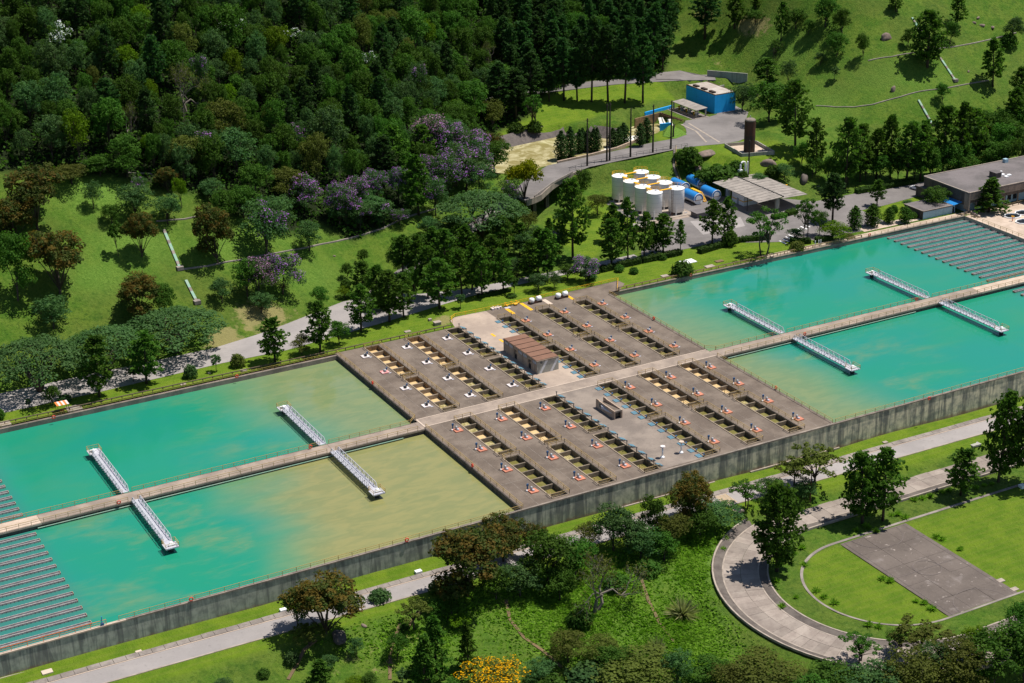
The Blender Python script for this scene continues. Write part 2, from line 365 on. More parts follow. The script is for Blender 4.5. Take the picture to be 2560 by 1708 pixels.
def poly_sd(u, v, poly):                            # signed distance to a polygon, negative inside
    P = np.array(poly, float); d = np.full(u.shape, 1e9); ins = np.zeros(u.shape, bool)
    for a, b in zip(P, np.roll(P, -1, 0)):
        e = b - a; w0 = u - a[0]; w1 = v - a[1]; t_ = np.clip((w0 * e[0] + w1 * e[1]) / (e @ e), 0, 1)
        d = np.minimum(d, np.hypot(w0 - t_ * e[0], w1 - t_ * e[1]))
        c = (a[1] > v) != (b[1] > v)
        with np.errstate(divide='ignore', invalid='ignore'):
            ins ^= c & (u < (b[0] - a[0]) * (v - a[1]) / (b[1] - a[1]) + a[0])
    return np.where(ins, -d, d)
def line_d(u, v, pts):                              # distance to a polyline and height profile along it
    d = np.full(u.shape, 1e9); z = np.zeros(u.shape)
    for a, b in zip(pts[:-1], pts[1:]):
        a = np.array(a, float); b = np.array(b, float); e = b[:2] - a[:2]
        t_ = np.clip(((u - a[0]) * e[0] + (v - a[1]) * e[1]) / (e @ e), 0, 1)
        dd = np.hypot(u - a[0] - t_ * e[0], v - a[1] - t_ * e[1]); k = dd < d
        d = np.where(k, dd, d); z = np.where(k, a[2] + t_ * (b[2] - a[2]), z)
    return d, z
def ss(x): x = np.clip(x, 0, 1); return x * x * (3 - 2 * x)
ST = 2.0; U0, U1, V0, V1 = -170.0, 480.0, -126.0, 420.0
gu, gv = np.meshgrid(np.arange(U0, U1 + 1, ST), np.arange(V0, V1 + 1, ST), indexing='ij')
GZ = tps(gu, gv)
rough = np.zeros_like(GZ)                            # gentle unevenness
for k in range(26):
    a = rng.uniform(0, 6.28); f_ = rng.uniform(.02, .16); rough += np.sin(gu * f_ * math.cos(a) + gv * f_ * math.sin(a) + rng.uniform(0, 6.28)) * .012 / f_ ** .9
flatN = [(-172, 98), (-172, 118.5), (-26, 120.3), (-13, 123.3), (4, 129), (17, 133.5), (30, 131), (50, 126), (96, 126), (104, 140), (122, 150), (125, 171), (158, 171),
         (165, 152), (178, 146), (200, 140), (240, 141), (484, 141), (484, 98)]
flatT = [(100, 167), (109, 175), (121, 182), (130, 185.6), (147, 186.8), (165, 187.6), (176, 177), (178, 168), (190, 165), (196, 178), (203, 190), (217, 212), (221, 238),
         (206, 241), (190, 233), (180, 223), (172, 211), (150, 200), (120, 195.5), (108, 190), (98, 174)]
chan = [(100, 196), (112, 197), (124, 196.5), (150, 200.5), (171, 211), (177, 213.5), (186, 218), (186.5, 229), (176, 230.5), (166, 219), (158, 226), (146, 234.5), (122, 230.5), (100, 222)]
TRACK_C = (58.5, -50.0)
def track_r(u, v):
    w = np.where(u >= TRACK_C[0], np.abs(v - TRACK_C[1]), np.hypot(u - TRACK_C[0], v - TRACK_C[1]))
    return w
GZ = GZ + rough * ss((poly_sd(gu, gv, flatN)) / 8) * ss((np.abs(gv + 7) - 8) / 6)
# mown bank around the oval, field inside it
w = track_r(gu, gv); inside = (gu < 190) & (w < 41)
GZ = np.where(inside, GZ + (np.interp(w, [0, 17, 18.5, 25, 36.5, 41], [-9.5, -9.5, -9.0, -8.9, -8.75, -8.6]) - GZ) * ss((41 - w) / 4) * ss((190 - gu) / 30), GZ)
for poly, zf, fall in ((flatN, -.04, 3.0), (flatT, 7.96, 3.0), (chan, 3.6, 2.2)):
    k = ss(1 - poly_sd(gu, gv, poly) / fall); GZ = GZ + (zf - GZ) * k
gully = [(94, 150), (113, 150), (119, 176), (113, 184), (104, 180), (97, 171)]
k = ss(1 - poly_sd(gu, gv, gully) / 3.5); GZ = GZ + (-.03 - GZ) * k
sroad = [(u, -8.3, zs(u) - .25) for u in range(-172, 260, 8)]
uproad = [(118, 262, 13.2), (140, 265, 14), (160, 262, 14), (185, 259, 14), (210, 251, 14), (222, 244, 14)]
branch = [(22, 130, 0), (36, 139, 1.5), (52, 148, 3.6), (70, 156, 5.6), (84, 165, 7.2), (92, 171, 8)]
for pts, hw in ((sroad, 5.5), (uproad, 4.6), (branch, 3.0)):
    d, z = line_d(gu, gv, pts); k = ss(1 - (d - hw) / 3.0); GZ = GZ + (z - .03 - GZ) * k
GZ = np.where((gv > 1) & (gv < 99) & (gu < 217), -8.0, GZ)
def hz(u, v):
    x = min(max((u - U0) / ST, 0), GZ.shape[0] - 1.001); y = min(max((v - V0) / ST, 0), GZ.shape[1] - 1.001)
    i, j = int(x), int(y); a, b = x - i, y - j
    return float(GZ[i, j] * (1 - a) * (1 - b) + GZ[i + 1, j] * a * (1 - b) + GZ[i, j + 1] * (1 - a) * b + GZ[i + 1, j + 1] * a * b)
def at(px, py):                                      # where the sight line of a pixel meets the ground
    d = ray(px, py); d = d / np.linalg.norm(d); t_ = 180.0; last = t_
    while t_ < 900:
        P = CAM + d * t_
        if P[2] < hz(P[0], P[1]): break
        last = t_; t_ += 3.0
    lo, hi = last, t_
    for _ in range(18):
        mid = (lo + hi) / 2; P = CAM + d * mid
        if P[2] < hz(P[0], P[1]): hi = mid
        else: lo = mid
    return CAM + d * hi
# colour zones: r mown lawn, g forest floor, b bare soil / dry, a lush tall grass
zone = np.zeros(gu.shape + (4,)); PX = project(np.stack([gu, gv, GZ], -1)); px, py = PX[..., 0], PX[..., 1]
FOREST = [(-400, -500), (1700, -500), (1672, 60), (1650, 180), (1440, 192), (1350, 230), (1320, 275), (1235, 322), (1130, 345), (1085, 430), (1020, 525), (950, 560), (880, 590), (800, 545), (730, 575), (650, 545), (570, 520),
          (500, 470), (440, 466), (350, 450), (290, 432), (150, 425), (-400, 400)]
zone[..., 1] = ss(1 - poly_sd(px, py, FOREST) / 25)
lawn = np.zeros(gu.shape)
for poly in ([(-172, 99), (-172, 107), (-10, 108), (40, 117), (106, 119.5), (134, 120.3), (150, 111), (164, 106), (164, 100)], [(-172, 1), (260, 1), (260, -4.4), (-172, -4.4)],
             [(-172, -11), (260, -11), (260, -14), (-172, -14)], [(120, 232), (200, 240), (200, 256), (150, 258), (120, 250)], [(192, 107), (192, 121), (218, 123), (218, 107)],
             [(95, 128), (128, 150), (126, 172), (104, 168), (94, 150)], [(168, 196), (186, 218), (170, 214)], [(172, 160), (172, 190), (195, 190), (200, 160)]):
    lawn = np.maximum(lawn, ss(1 - poly_sd(gu, gv, poly) / 1.6))
lawn = np.maximum(lawn, ((w < 17.5) & (gu > 35)) * .85)
zone[..., 0] = lawn * (1 - zone[..., 1])
dry = np.zeros(gu.shape)
for x, y, r, s in ((655, 795, 90, .8), (560, 850, 60, .9), (1000, 1600, 130, .45), (900, 1650, 120, .4), (1110, 800, 25, .9), (1410, 760, 30, .5), (1880, 60, 60, .8), (1760, 35, 40, .7), (1540, 480, 12, 1),
                   (1660, 445, 10, 1), (980, 1655, 40, .5), (1800, 160, 40, .4), (1870, 345, 50, .3)):
    dry = np.maximum(dry, s * np.exp(-((px - x) ** 2 + ((py - y) * 1.6) ** 2) / r ** 2))
zone[..., 2] = dry
lush = np.zeros(gu.shape)
for x, y, rx, ry, s in ((1430, 1480, 170, 140, 1), (1750, 1400, 70, 90, 1), (1700, 1600, 120, 100, .9), (250, 480, 120, 60, 1), (700, 560, 100, 60, .9), (1960, 110, 60, 60, .8), (950, 1440, 110, 40, .8), (1180, 1480, 80, 60, .8), (330, 610, 120, 60, .9), (250, 690, 90, 50, .8), (560, 620, 100, 50, .7), (780, 690, 90, 50, .6), (900, 1460, 120, 30, .9), (1030, 1600, 150, 60, .5), (2250, 200, 160, 60, .45), (2050, 260, 90, 60, .5), (1990, 1180, 80, 20, .8), (2330, 1110, 120, 25, .9)):
    lush = np.maximum(lush, s * np.exp(-((px - x) / rx) ** 2 - ((py - y) / ry) ** 2))
zone[..., 3] = lush
nu, nv = gu.shape
idx = np.arange(nu * nv).reshape(nu, nv)
q = np.stack([idx[:-1, :-1], idx[1:, :-1], idx[1:, 1:], idx[:-1, 1:]], -1).reshape(-1, 4)
cu = (gu[:-1, :-1] + ST / 2).ravel(); cv = (gv[:-1, :-1] + ST / 2).ravel()
q = q[~((cv > 0) & (cv < 100) & (cu < 218)) & ~((cu > 218) & (cv > 0) & (cv < 98))]
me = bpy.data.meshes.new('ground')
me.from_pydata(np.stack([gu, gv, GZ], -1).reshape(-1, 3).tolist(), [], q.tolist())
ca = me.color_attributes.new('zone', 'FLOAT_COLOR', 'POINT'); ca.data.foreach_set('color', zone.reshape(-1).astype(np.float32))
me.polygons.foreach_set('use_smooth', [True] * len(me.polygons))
Mx = mat('grassland', (.06, .12, .02), .95, 0, .1); t = NT(Mx); p = t.pos()
at_ = t.n('ShaderNodeAttribute', attribute_name='zone'); zc = t.n('ShaderNodeSeparateColor'); t.l(at_.outputs['Color'], zc.inputs[0])
fine = t.noise(p, 1.8, 6, .8); mid = t.noise(p, .22, 4, .6); big = t.noise(p, .05, 3, .5)
g = t.mix(t.ramp(mid, .35, .65), (.056, .125, .011), (.100, .158, .018))
g = t.mix(t.math('MULTIPLY', t.ramp(fine, .48, .72), .5), g, (.085, .135, .024))
g = t.mix(t.math('MULTIPLY', t.ramp(fine, .5, .3), .55), g, (.03, .062, .012))
g = t.mix(t.math('MULTIPLY', t.ramp(big, .45, .62), .4), g, (.085, .105, .022))
clump = t.noise(p, .55, 5, .72, .5); g = t.mix(t.math('MULTIPLY', t.ramp(clump, .52, .66), .6), g, (.026, .066, .009))
g = t.mix(t.math('MULTIPLY', t.ramp(clump, .45, .34), .5), g, (.115, .175, .030))
clump2 = t.noise(p, 1.15, 4, .7); g = t.mix(t.math('MULTIPLY', t.ramp(clump2, .54, .64), .55), g, (.028, .070, .008)); g = t.mix(t.math('MULTIPLY', t.ramp(clump2, .44, .36), .45), g, (.125, .18, .034))
lush_ = t.mix(t.ramp(fine, .35, .68), (.070, .150, .018), (.150, .255, .042))
g = t.mix(at_.outputs['Alpha'], g, lush_)
lw = t.mix(t.ramp(mid, .35, .65), (.086, .158, .010), (.130, .198, .014)); lw = t.mix(t.math('MULTIPLY', t.ramp(fine, .5, .75), .4), lw, (.15, .215, .035))
lw = t.mix(t.math('MULTIPLY', t.ramp(t.noise(p, .45, 4, .7), .55, .7), .4), lw, (.066, .128, .012))
mow = t.n('ShaderNodeMath', operation='SINE'); t.l(t.math('ADD', t.math('MULTIPLY', t.sep(p)[1], 3.4), t.math('MULTIPLY', t.noise(p, .15, 3), 5)), mow.inputs[0])
lw = t.mix(t.math('MULTIPLY', t.ramp(mow.outputs[0], -.3, .9), .28), lw, (.15, .19, .03))
g = t.mix(zc.outputs[0], g, lw)
bare = t.ramp(t.math('ADD', zc.outputs[2], t.math('MULTIPLY', t.math('SUBTRACT', t.noise(p, .35, 5, .7), .5), 1.3)), .38, .62)
g = t.mix(t.math('MULTIPLY', bare, .8), g, (.26, .22, .095))
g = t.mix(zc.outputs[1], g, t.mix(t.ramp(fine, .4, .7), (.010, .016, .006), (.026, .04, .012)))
t.col(g); t.bump(t.math('ADD', fine, t.math('MULTIPLY', clump2, 1.5)), .8, .45); M['grass'] = Mx
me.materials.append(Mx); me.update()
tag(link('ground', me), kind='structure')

# ================================================================ FLAT SURFACES: sheets laid over the ground
def sheet(name, poly, z, material):
    return struct(name, MB().add([(x, y, z) for x, y in poly], [tuple(range(len(poly)))]), material)
def ribbon(name, pts, hw, material, lift=.10, kind='structure', thick=.25):
    """road or path along a centre line, with real thickness so that its edge reads"""
    mb = MB(); P = [Vector(p) for p in pts]; D = []
    seg = []
    for a, b in zip(P[:-1], P[1:]):
        n = max(1, int((b - a).length / 3)); seg += [a.lerp(b, i / n) for i in range(n)]
    seg.append(P[-1]); L = []
    for i, c in enumerate(seg):
        d = seg[min(i + 1, len(seg) - 1)] - seg[max(i - 1, 0)]; d.z = 0; d.normalize(); nrm = Vector((-d.y, d.x, 0))
        h = hw[0] + (hw[1] - hw[0]) * i / (len(seg) - 1) if isinstance(hw, tuple) else hw
        L.append((c + nrm * h + Vector((0, 0, lift)), c - nrm * h + Vector((0, 0, lift))))
    vs = []; fs = []
    for a, b in L: vs += [a, b, a - Vector((0, 0, thick)), b - Vector((0, 0, thick))]
    for i in range(len(L) - 1):
        k = 4 * i; fs += [(k, k + 1, k + 5, k + 4), (k + 2, k, k + 4, k + 6), (k + 1, k + 3, k + 7, k + 5)]
    mb.add(vs, fs)
    o = link(name, mb.mesh(name, material)); o['kind'] = kind
    return o
def drape(pts): return [(x, y, hz(x, y)) for x, y in pts]

nroad = sheet('service_road', [(-172, 106.6), (-62, 107.4), (-28, 109), (-10, 108.5), (20, 113), (49, 118.3), (70, 119.6), (108, 119.8), (108, 124), (87, 123.6), (70, 123.8), (52, 124), (38, 127.5), (28, 134.5), (20, 133), (17, 133.2),
                            (4, 128.4), (-4, 125.4), (-13, 122.6), (-26, 119.7), (-172, 118.6)], .012, M['asphalt2'])
sheet('plant_yard', [(108, 119.8), (126, 120), (134, 120.3), (150, 111.5), (163, 106), (180, 105.5), (192, 106.5), (193, 121.5), (203, 121.6), (219, 123.5), (236, 124), (236, 134), (203, 136.3), (186, 136.5),
                     (178, 146), (166, 150), (160, 171), (127, 171), (125, 148), (130, 134), (112, 126)], .012, M['asphalt'])
sheet('tank_pad', [(127.5, 144.5), (145.5, 144.5), (145.5, 174), (127.5, 174)], .03, M['walk'])
sheet('loading_apron', [(136, 128), (152, 128), (156, 136), (140, 141)], .03, M['asphalt2'])
sheet('building_forecourt', [(180, 104.4), (203, 104.4), (203, 107.5), (192, 108.5), (181, 108)], .022, M['palecoping'])
sroad_o = ribbon('lower_road', sroad, 2.55, M['asphalt2'], .0)
ribbon('hill_road', uproad, 4.2, M['asphalt'], .06)
ribbon('hill_branch_road', branch, 2.3, M['asphalt'], .08)
terr = [(96, 170), (101, 167.4), (109.5, 175), (121.5, 182), (130, 185.4), (147, 186.6), (164.5, 187.6), (174, 187.2), (182.5, 185), (190, 184.5), (199, 188), (204, 196), (209, 206), (216, 214), (219, 236), (214, 226), (204, 217.5),
        (199, 216), (190, 216.5), (186, 213), (183.5, 207), (181, 203), (174, 199), (164.7, 199), (144, 196.6), (119, 194.2), (107, 186), (98, 178)]
sheet('terrace_road', terr, 8.03, M['asphalt'])
# concrete drain beside the lower road, built slab by slab
strip = thing('roadside_drain', 'grey concrete slab drain between the lower grass strip and the lower road', 'drain'); strip['kind'] = 'structure'; del strip['category']; del strip['label']
mb = MB(); mb.box(0, 0, 0, 2.42, 1.5, .16); slabme = mb.mesh('slab', M['oldconc'])
for i in range(120):
    u = -118 + i * 2.5
    if u > 182: break
    o = link('slab', slabme, strip, (u, -4.95 + random.uniform(-.03, .03), zs(u) - .1 + random.uniform(-.02, .03))); o.rotation_euler = (math.radians(4) + random.uniform(-.02, .02), .008, random.uniform(-.01, .01))
ribbon('lower_road_kerb', [(u, -11.05, zs(u) - .22) for u in range(-120, 200, 10)], .18, M['kerb'], .06)
ribbon('lower_road_verge', [(u, -5.72, zs(u) - .2) for u in range(-120, 200, 10)], .16, M['joint'], .03)
hump = MB()
for i in range(9): hump.box(0, -2.0 + i * .5, .03, 3.0, .22, .05)
solo('speed_hump', hump, M['yellow'].copy(), 'yellow striped speed hump across the lower road', 'speed hump').location = (47.4, -8.3, zs(47) - .24)
bpy.data.objects['speed_hump'].data.materials[0].node_tree.nodes['Principled BSDF'].inputs['Base Color'].default_value = (.55, .40, .22, 1)

# ---- concrete oval track, slab by slab, with its gutters, and the court
TZ = -8.72
def arc(R, n, a0=90, a1=270):
    return [(TRACK_C[0] + R * math.cos(math.radians(a0 + (a1 - a0) * i / n)), TRACK_C[1] + R * math.sin(math.radians(a0 + (a1 - a0) * i / n))) for i in range(n + 1)]
def oval(R, uend=150, n=44): return [(uend, TRACK_C[1] + R)] + [(u, TRACK_C[1] + R) for u in range(int(uend) - 4, 60, -4)] + arc(R, n) + [(64, TRACK_C[1] - R), (90, TRACK_C[1] - R), (120, TRACK_C[1] - R)]
track = thing('track_road', None, None); tag(track, kind='structure')
RO, RI = 34.0, 26.6; Rm = (RO + RI) / 2
oa, ob = oval(RI), oval(RO); om = oval(Rm)
for k in range(len(oa) - 1):
    for A_, B_ in ((oa, om), (om, ob)):
        q4 = [A_[k], A_[k + 1], B_[k + 1], B_[k]]; c = np.mean(q4, 0)
        qs = [tuple(c + (np.array(p_) - c) * .985) for p_ in q4]
        if qs[0] == qs[1]: continue
        zj = TZ + random.uniform(-.015, .03); s = MB()
        s.add([(x - c[0], y - c[1], -.2) for x, y in qs] + [(x - c[0], y - c[1], 0) for x, y in qs], [(4, 5, 6, 7)] + [(j, (j + 1) % 4, 4 + (j + 1) % 4, 4 + j) for j in range(4)])
        me_ = s.mesh('slab', None); bm = bmesh.new(); bm.from_mesh(me_); bmesh.ops.recalc_face_normals(bm, faces=bm.faces); bm.to_mesh(me_); bm.free()
        link('slab', me_, track, (c[0], c[1], zj)).data.materials.append(None)
Mx = worn('track_concrete', (.22, .18, .155), (.29, .245, .21), .3, fine=(.34, .29, .25)); t = NT(Mx)
bs = t.b.inputs['Base Color'].links[0].from_socket; hs = t.n('ShaderNodeHueSaturation'); t.l(bs, hs.inputs['Color'])
t.l(t.math('ADD', t.math('MULTIPLY', t.n('ShaderNodeObjectInfo').outputs['Random'], .36), .8), hs.inputs['Value']); t.col(hs.outputs[0])
for o in KIDS[track.name]: o.data.materials[0] = Mx
def oval_band(name, r0, r1, z0, z1, material, uend=150):
    a = oval(r0, uend); b = oval(r1, uend); n = len(a); vs = []; fs = []
    for (x0, y0), (x1, y1) in zip(a, b): vs += [(x0, y0, z0), (x1, y1, z1), (x1, y1, z1 - .5), (x0, y0, z0 - .5)]
    for i in range(n - 1):
        k = 4 * i; fs += [(k, k + 4, k + 5, k + 1), (k + 1, k + 5, k + 6, k + 2), (k, k + 3, k + 7, k + 4)]
    return struct(name, MB().add(vs, fs), material)
oval_band('track_gutter', RO + .15, RO + 1.9, TZ + .02, TZ + .45, M['gutter'])
oval_band('track_kerb', RO + 1.95, RO + 2.3, TZ + .75, TZ + .78, M['kerb'])
oval_band('track_gutter', RI - 1.7, RI - .15, TZ + .30, TZ + .02, M['gutter'])
oval_band('track_kerb', RI - .15, RI + .15, TZ + .05, TZ + .05, M['kerb'])
oval_band('track_kerb', RO - .15, RO + .15, TZ + .06, TZ + .06, M['kerb'])
oval_band('field_edge', 17.3, 17.9, -9.18, -9.1, M['oldconc'], 150)
oval_band('bank_kerb', RI - 2.1, RI - 1.75, TZ + .36, TZ + .36, M['kerb'])
court = thing('sports_court', None, None, (69, -50.3, -9.4)); tag(court, kind='structure')
Mx = worn('court_concrete', (.100, .081, .070), (.135, .110, .095), .12, fine=(.18, .15, .13), bump=.1); t = NT(Mx); bs = t.b.inputs['Base Color'].links[0].from_socket
cp = t.noise(t.pos(), .22, 5, .62); c = t.mix(t.math('MULTIPLY', t.ramp(cp, .56, .72), .55), bs, (.26, .225, .21))
c = t.mix(t.math('MULTIPLY', t.ramp(t.noise(t.pos(), .9, 3, .6), .66, .70), .7), c, (.34, .29, .26))
t.col(c); M['court'] = Mx
for i in range(3):
    for j in range(5):
        part('slab', MB().bx(-9.2 + i * 6.15, -9.2 + i * 6.15 + 6.1, -18.4 + j * 7.36, -18.4 + j * 7.36 + 7.31, -.3, random.uniform(.06, .1)), Mx, court)
lines = MB()
for s in (-1, 1):
    lines.bx(s * 8.2 - .05, s * 8.2 + .05, -17, 17, .12, .125); lines.bx(-8.1, 8.1, s * 17 - .05, s * 17 + .05, .12, .125)
    pts = [(6.2 * math.cos(a), s * (17 - 6.2 * math.sin(a)), .125) for a in np.linspace(0, math.pi, 20)]
    for a_, b_ in zip(pts[:-1], pts[1:]): lines.bar(a_, b_, .1, .01)
pts = [(3 * math.cos(a), 3 * math.sin(a), .125) for a in np.linspace(0, 2 * math.pi, 25)]
for a_, b_ in zip(pts[:-1], pts[1:]): lines.bar(a_, b_, .1, .01)
lines.bx(-8.1, 8.1, -.05, .05, .12, .125)
part('court_lines', lines, mat('worn_line_paint', (.15, .125, .118), .9), court)
for x, y, nm in ((9.6, -11.5, 'nearer'), (9.6, -15.5, 'nearest')):
    solo('court_slab', MB().bx(-.8, .8, -.6, .6, -.3, .14), M['kerb'], '%s pale slab at the right edge of the grey sports court' % nm, 'slab').location = (69 + x, -50.3 + y, -9.4)
# paths and drains on the slopes
for pts, hw, nm in (([(450, 674), (520, 665), (600, 650), (695, 632), (805, 610), (860, 599), (960, 570), (1090, 522)], .3, 'bench_drain'),
                    ([(390, 553), (460, 548), (530, 535)], .3, 'bench_drain'), ([(320, 432), (380, 434)], .35, 'bench_drain'),
                    ([(2040, 265), (2090, 268), (2135, 268), (2180, 262), (2249, 243), (2360, 222), (2472, 201)], .28, 'bench_drain'),
                    ([(2170, 152), (2230, 142), (2290, 132), (2380, 118), (2470, 100), (2540, 82)], .28, 'bench_drain'),
                    ([(1265, 1500), (1275, 1550), (1310, 1595), (1360, 1630), (1405, 1670)], .32, 'dirt_path'),
                    ([(1000, 1560), (985, 1600), (975, 1640), (975, 1700)], .32, 'dirt_path'), ([(1597, 1405), (1600, 1440), (1620, 1500), (1650, 1560), (1690, 1610)], .32, 'dirt_path'),
                    ([(720, 1700), (760, 1625), (790, 1600)], .32, 'dirt_path'), ([(1058, 1525), (1030, 1550), (1015, 1580)], .32, 'dirt_path')):
    g_ = [at(x, y) for x, y in pts]; full = []
    for a, b in zip(g_[:-1], g_[1:]):
        n = max(1, int(np.linalg.norm(b - a) / 2)); full += [a + (b - a) * i / n for i in range(n)]
    full.append(g_[-1]); ribbon(nm, [(p_[0], p_[1], hz(p_[0], p_[1])) for p_ in full], hw, M['oldconc'] if 'drain' in nm else M['soil'], .16, thick=.4)

# ================================================================ FLOCCULATION DECK
LANE = [8.1, 20.1, 32.0, 48.0, 60.1, 72.2]; LWID = 3.9; GRP = [76.8, 53.1, 25.0, 1.2]; GLEN = 22.5; DU = 84.3
ub = sorted({0.0, 36.4, 47.6, DU} | {round(x, 3) for x in LANE} | {round(x + LWID, 3) for x in LANE})
vbk = sorted({0.0, 47.9, 52.4, 100.0} | {round(g, 3) for g in GRP} | {round(g + GLEN, 3) for g in GRP})
decks = {'deck': MB(), 'aisle': MB(), 'walk': MB()}
for u0, u1 in zip(ub[:-1], ub[1:]):
    for v0, v1 in zip(vbk[:-1], vbk[1:]):
        cu_, cv_ = (u0 + u1) / 2, (v0 + v1) / 2
        if any(l < cu_ < l + LWID for l in LANE) and any(g < cv_ < g + GLEN for g in GRP): continue
        k = 'walk' if 47.9 < cv_ < 52.4 else 'aisle' if 36.4 < cu_ < 47.6 and cv_ > 52.4 else 'deck'
        decks[k].add([(u0, v0, 0), (u1, v0, 0), (u1, v1, 0), (u0, v1, 0)], [(0, 1, 2, 3)])
ext = decks['deck']
ext.add([(48, 100, 0), (87.5, 100, 0), (92.3, 104.5, 0), (92.0, 107.6, 0), (48, 106.3, 0)], [(0, 1, 2, 3, 4)])
decks['aisle'].add([(35.2, 100, 0), (48, 100, 0), (48, 106.3, 0), (38.5, 106.6, 0), (36.4, 105.0, 0)], [(0, 1, 2, 3, 4)])
for a, b in (((35.2, 100), (36.4, 105)), ((36.4, 105), (38.5, 106.6)), ((38.5, 106.6), (48, 106.3)), ((48, 106.3), (92, 107.6)), ((92, 107.6), (92.3, 104.5)), ((92.3, 104.5), (87.5, 100)), ((87.5, 100), (84.3, 100))):
    ext.add([(*a, 0), (*b, 0), (*b, -1.5), (*a, -1.5)], [(0, 1, 2, 3)])
struct('deck', decks['deck'], M['deck']); struct('deck_aisle', decks['aisle'], M['aisle']); struct('deck_walkway', decks['walk'], M['walk'])
# the lower aisle is a little greyer than the upper one
lowa = MB(); lowa.add([(36.6, 1.0, .004), (47.4, 1.0, .004), (47.4, 47.8, .004), (36.6, 47.8, .004)], [(0, 1, 2, 3)]); struct('lower_aisle', lowa, worn('grey_aisle_concrete', (.165, .135, .115), (.25, .205, .17), .13, fine=(.31, .26, .22)))
kb = MB()
for v in (47.9, 52.4): kb.bx(.2, DU - .2, v - .11, v + .11, .001, .07)
kb.bx(.15, .5, 47.9, 52.4, .001, .06)
struct('walkway_kerb', kb, M['joint'])
jm = MB()                                           # open construction joints, a shade proud of the slab
for v in (88, 64.5, 36, 12.5):
    for a, b in ((0.4, 8), (12.1, 20), (24.1, 31.9), (52, 60), (64.1, 72.1), (76.2, 84)): jm.bx(a, b, v - .05, v + .05, .001, .012)
for u in (4.1, 16, 28, 56, 68, 80): jm.bx(u - .04, u + .04, .3, 47.6, .001, .01); jm.bx(u - .04, u + .04, 52.7, 99.8, .001, .01)
struct('deck_joints', jm, worn('joint_filler', (.16, .135, .115), (.26, .22, .19), .4))
ed = MB()
for u in (0.0, DU):
    s = 1 if u == 0 else -1
    for v0, v1 in ((0.4, 47.9), (52.4, 99.9)): ed.bx(min(u, u - s * .25), max(u, u - s * .25), v0, v1, -2.6, -.003)
struct('deck_side_wall', ed, M['darkconc'])

# ---- open channels of six cells, sunk in the deck
CUT = [2.25, 6.3, 10.4, 14.5, 18.6]
def railing(name, label, pts, mat_=None, h=1.05, step=2.6, group=None, closed=False, w=.075):
    """posts and two rails following a line of points"""
    root = thing(name, label, 'railing', pts[0], 0, group); O = Vector(pts[0]); P = [Vector(p) - O for p in pts]
    po, r1, r2 = MB(), MB(), MB()
    for a, b in zip(P[:-1], P[1:]):
        n = max(1, round((b - a).length / step))
        for i in range(n + 1): c = a.lerp(b, i / n); po.bar(c, c + Vector((0, 0, h)), w * 1.15)
        r1.bar(a + Vector((0, 0, h)), b + Vector((0, 0, h)), w); r2.bar(a + Vector((0, 0, h * .55)), b + Vector((0, 0, h * .55)), w * .8)
    mt = mat_ or M['rail']
    tag(part('post_row', po, mt, root), kind='stuff'); part('top_rail', r1, mt, root); part('mid_rail', r2, mt, root)
    return root
half = lambda gi: ('upper', 'far') if gi < 2 else ('lower', 'near')
WAT = {}
for li in range(6):
    for gi in range(4):
        if gi < 2:
            w_ = ['pitolive'] * 6
            if li == 0: w_ = ['pitcream'] * 6 if gi == 0 else ['pitolive', 'pitfoam', 'pitcream', 'pitcream', 'pitcream', 'pitcream']
            if li == 1: w_ = ['pitcream'] * 6 if gi == 0 else ['pitolive', 'pitolive', 'pitfoam', 'pitfoam', 'pitcream', 'pitcream']
            if li == 5 and gi == 0: w_[5] = 'pitfoam'
        else:
            w_ = ['pitolive'] * 6
            if li in (0, 1) and gi == 2: w_ = ['pitfoam', 'pitfoam', 'pitfoam', 'pitcream', 'pitfoam', 'pitfoam'] if li == 0 else ['pitcream'] * 6
            if li in (4, 5) and gi == 2: w_ = ['pitcream'] * 6
            if gi == 3 and li in (1, 5): w_[5] = 'pitfoam'; w_[4] = 'pitfoam'
        WAT[li, gi] = w_
chan_parts = {}
def chan_mesh(warm):
    if warm in chan_parts: return chan_parts[warm]
    wallm = M['pitwarm'] if warm else M['pitwall']
    wl_ = MB(); wl_.bx(0, .22, 0, GLEN, -3, -.004); wl_.bx(LWID - .22, LWID, 0, GLEN, -3, -.004); wl_.bx(.22, LWID - .22, 0, .22, -3, -.004); wl_.bx(.22, LWID - .22, GLEN - .22, GLEN, -3, -.004)
    rm = MB(); rm.bx(-.14, .14, -.1, GLEN + .1, .002, .13); rm.bx(LWID - .14, LWID + .14, -.1, GLEN + .1, .002, .13); rm.bx(.14, LWID - .14, GLEN - .12, GLEN + .12, .003, .12); rm.bx(.14, LWID - .14, -.12, .1, .003, .12)
    ba = MB(); ba.bx(.225, LWID - .225, -.16, .16, -2.8, -.12)
    chan_parts[warm] = (wl_.mesh('wall', wallm), rm.mesh('rim', M['rim']), ba.mesh('baffle', worn('baffle_concrete', (.24, .19, .14), (.15, .12, .09), .6, streak=(.1, .08, .06)) if not warm else M['rim'])); return chan_parts[warm]
def cell_water(k, mname, cache={}):
    key = (k, mname)
    if key not in cache:
        a = 0 if k == 0 else CUT[k - 1]; b = GLEN if k == 5 else CUT[k]
        cache[key] = MB().bx(.225, LWID - .225, a + .2, b - .2, -1.95, -1.2).mesh('water', M[mname])
    return cache[key]
lanew = ['first', 'second', 'third', 'fourth', 'fifth', 'sixth']
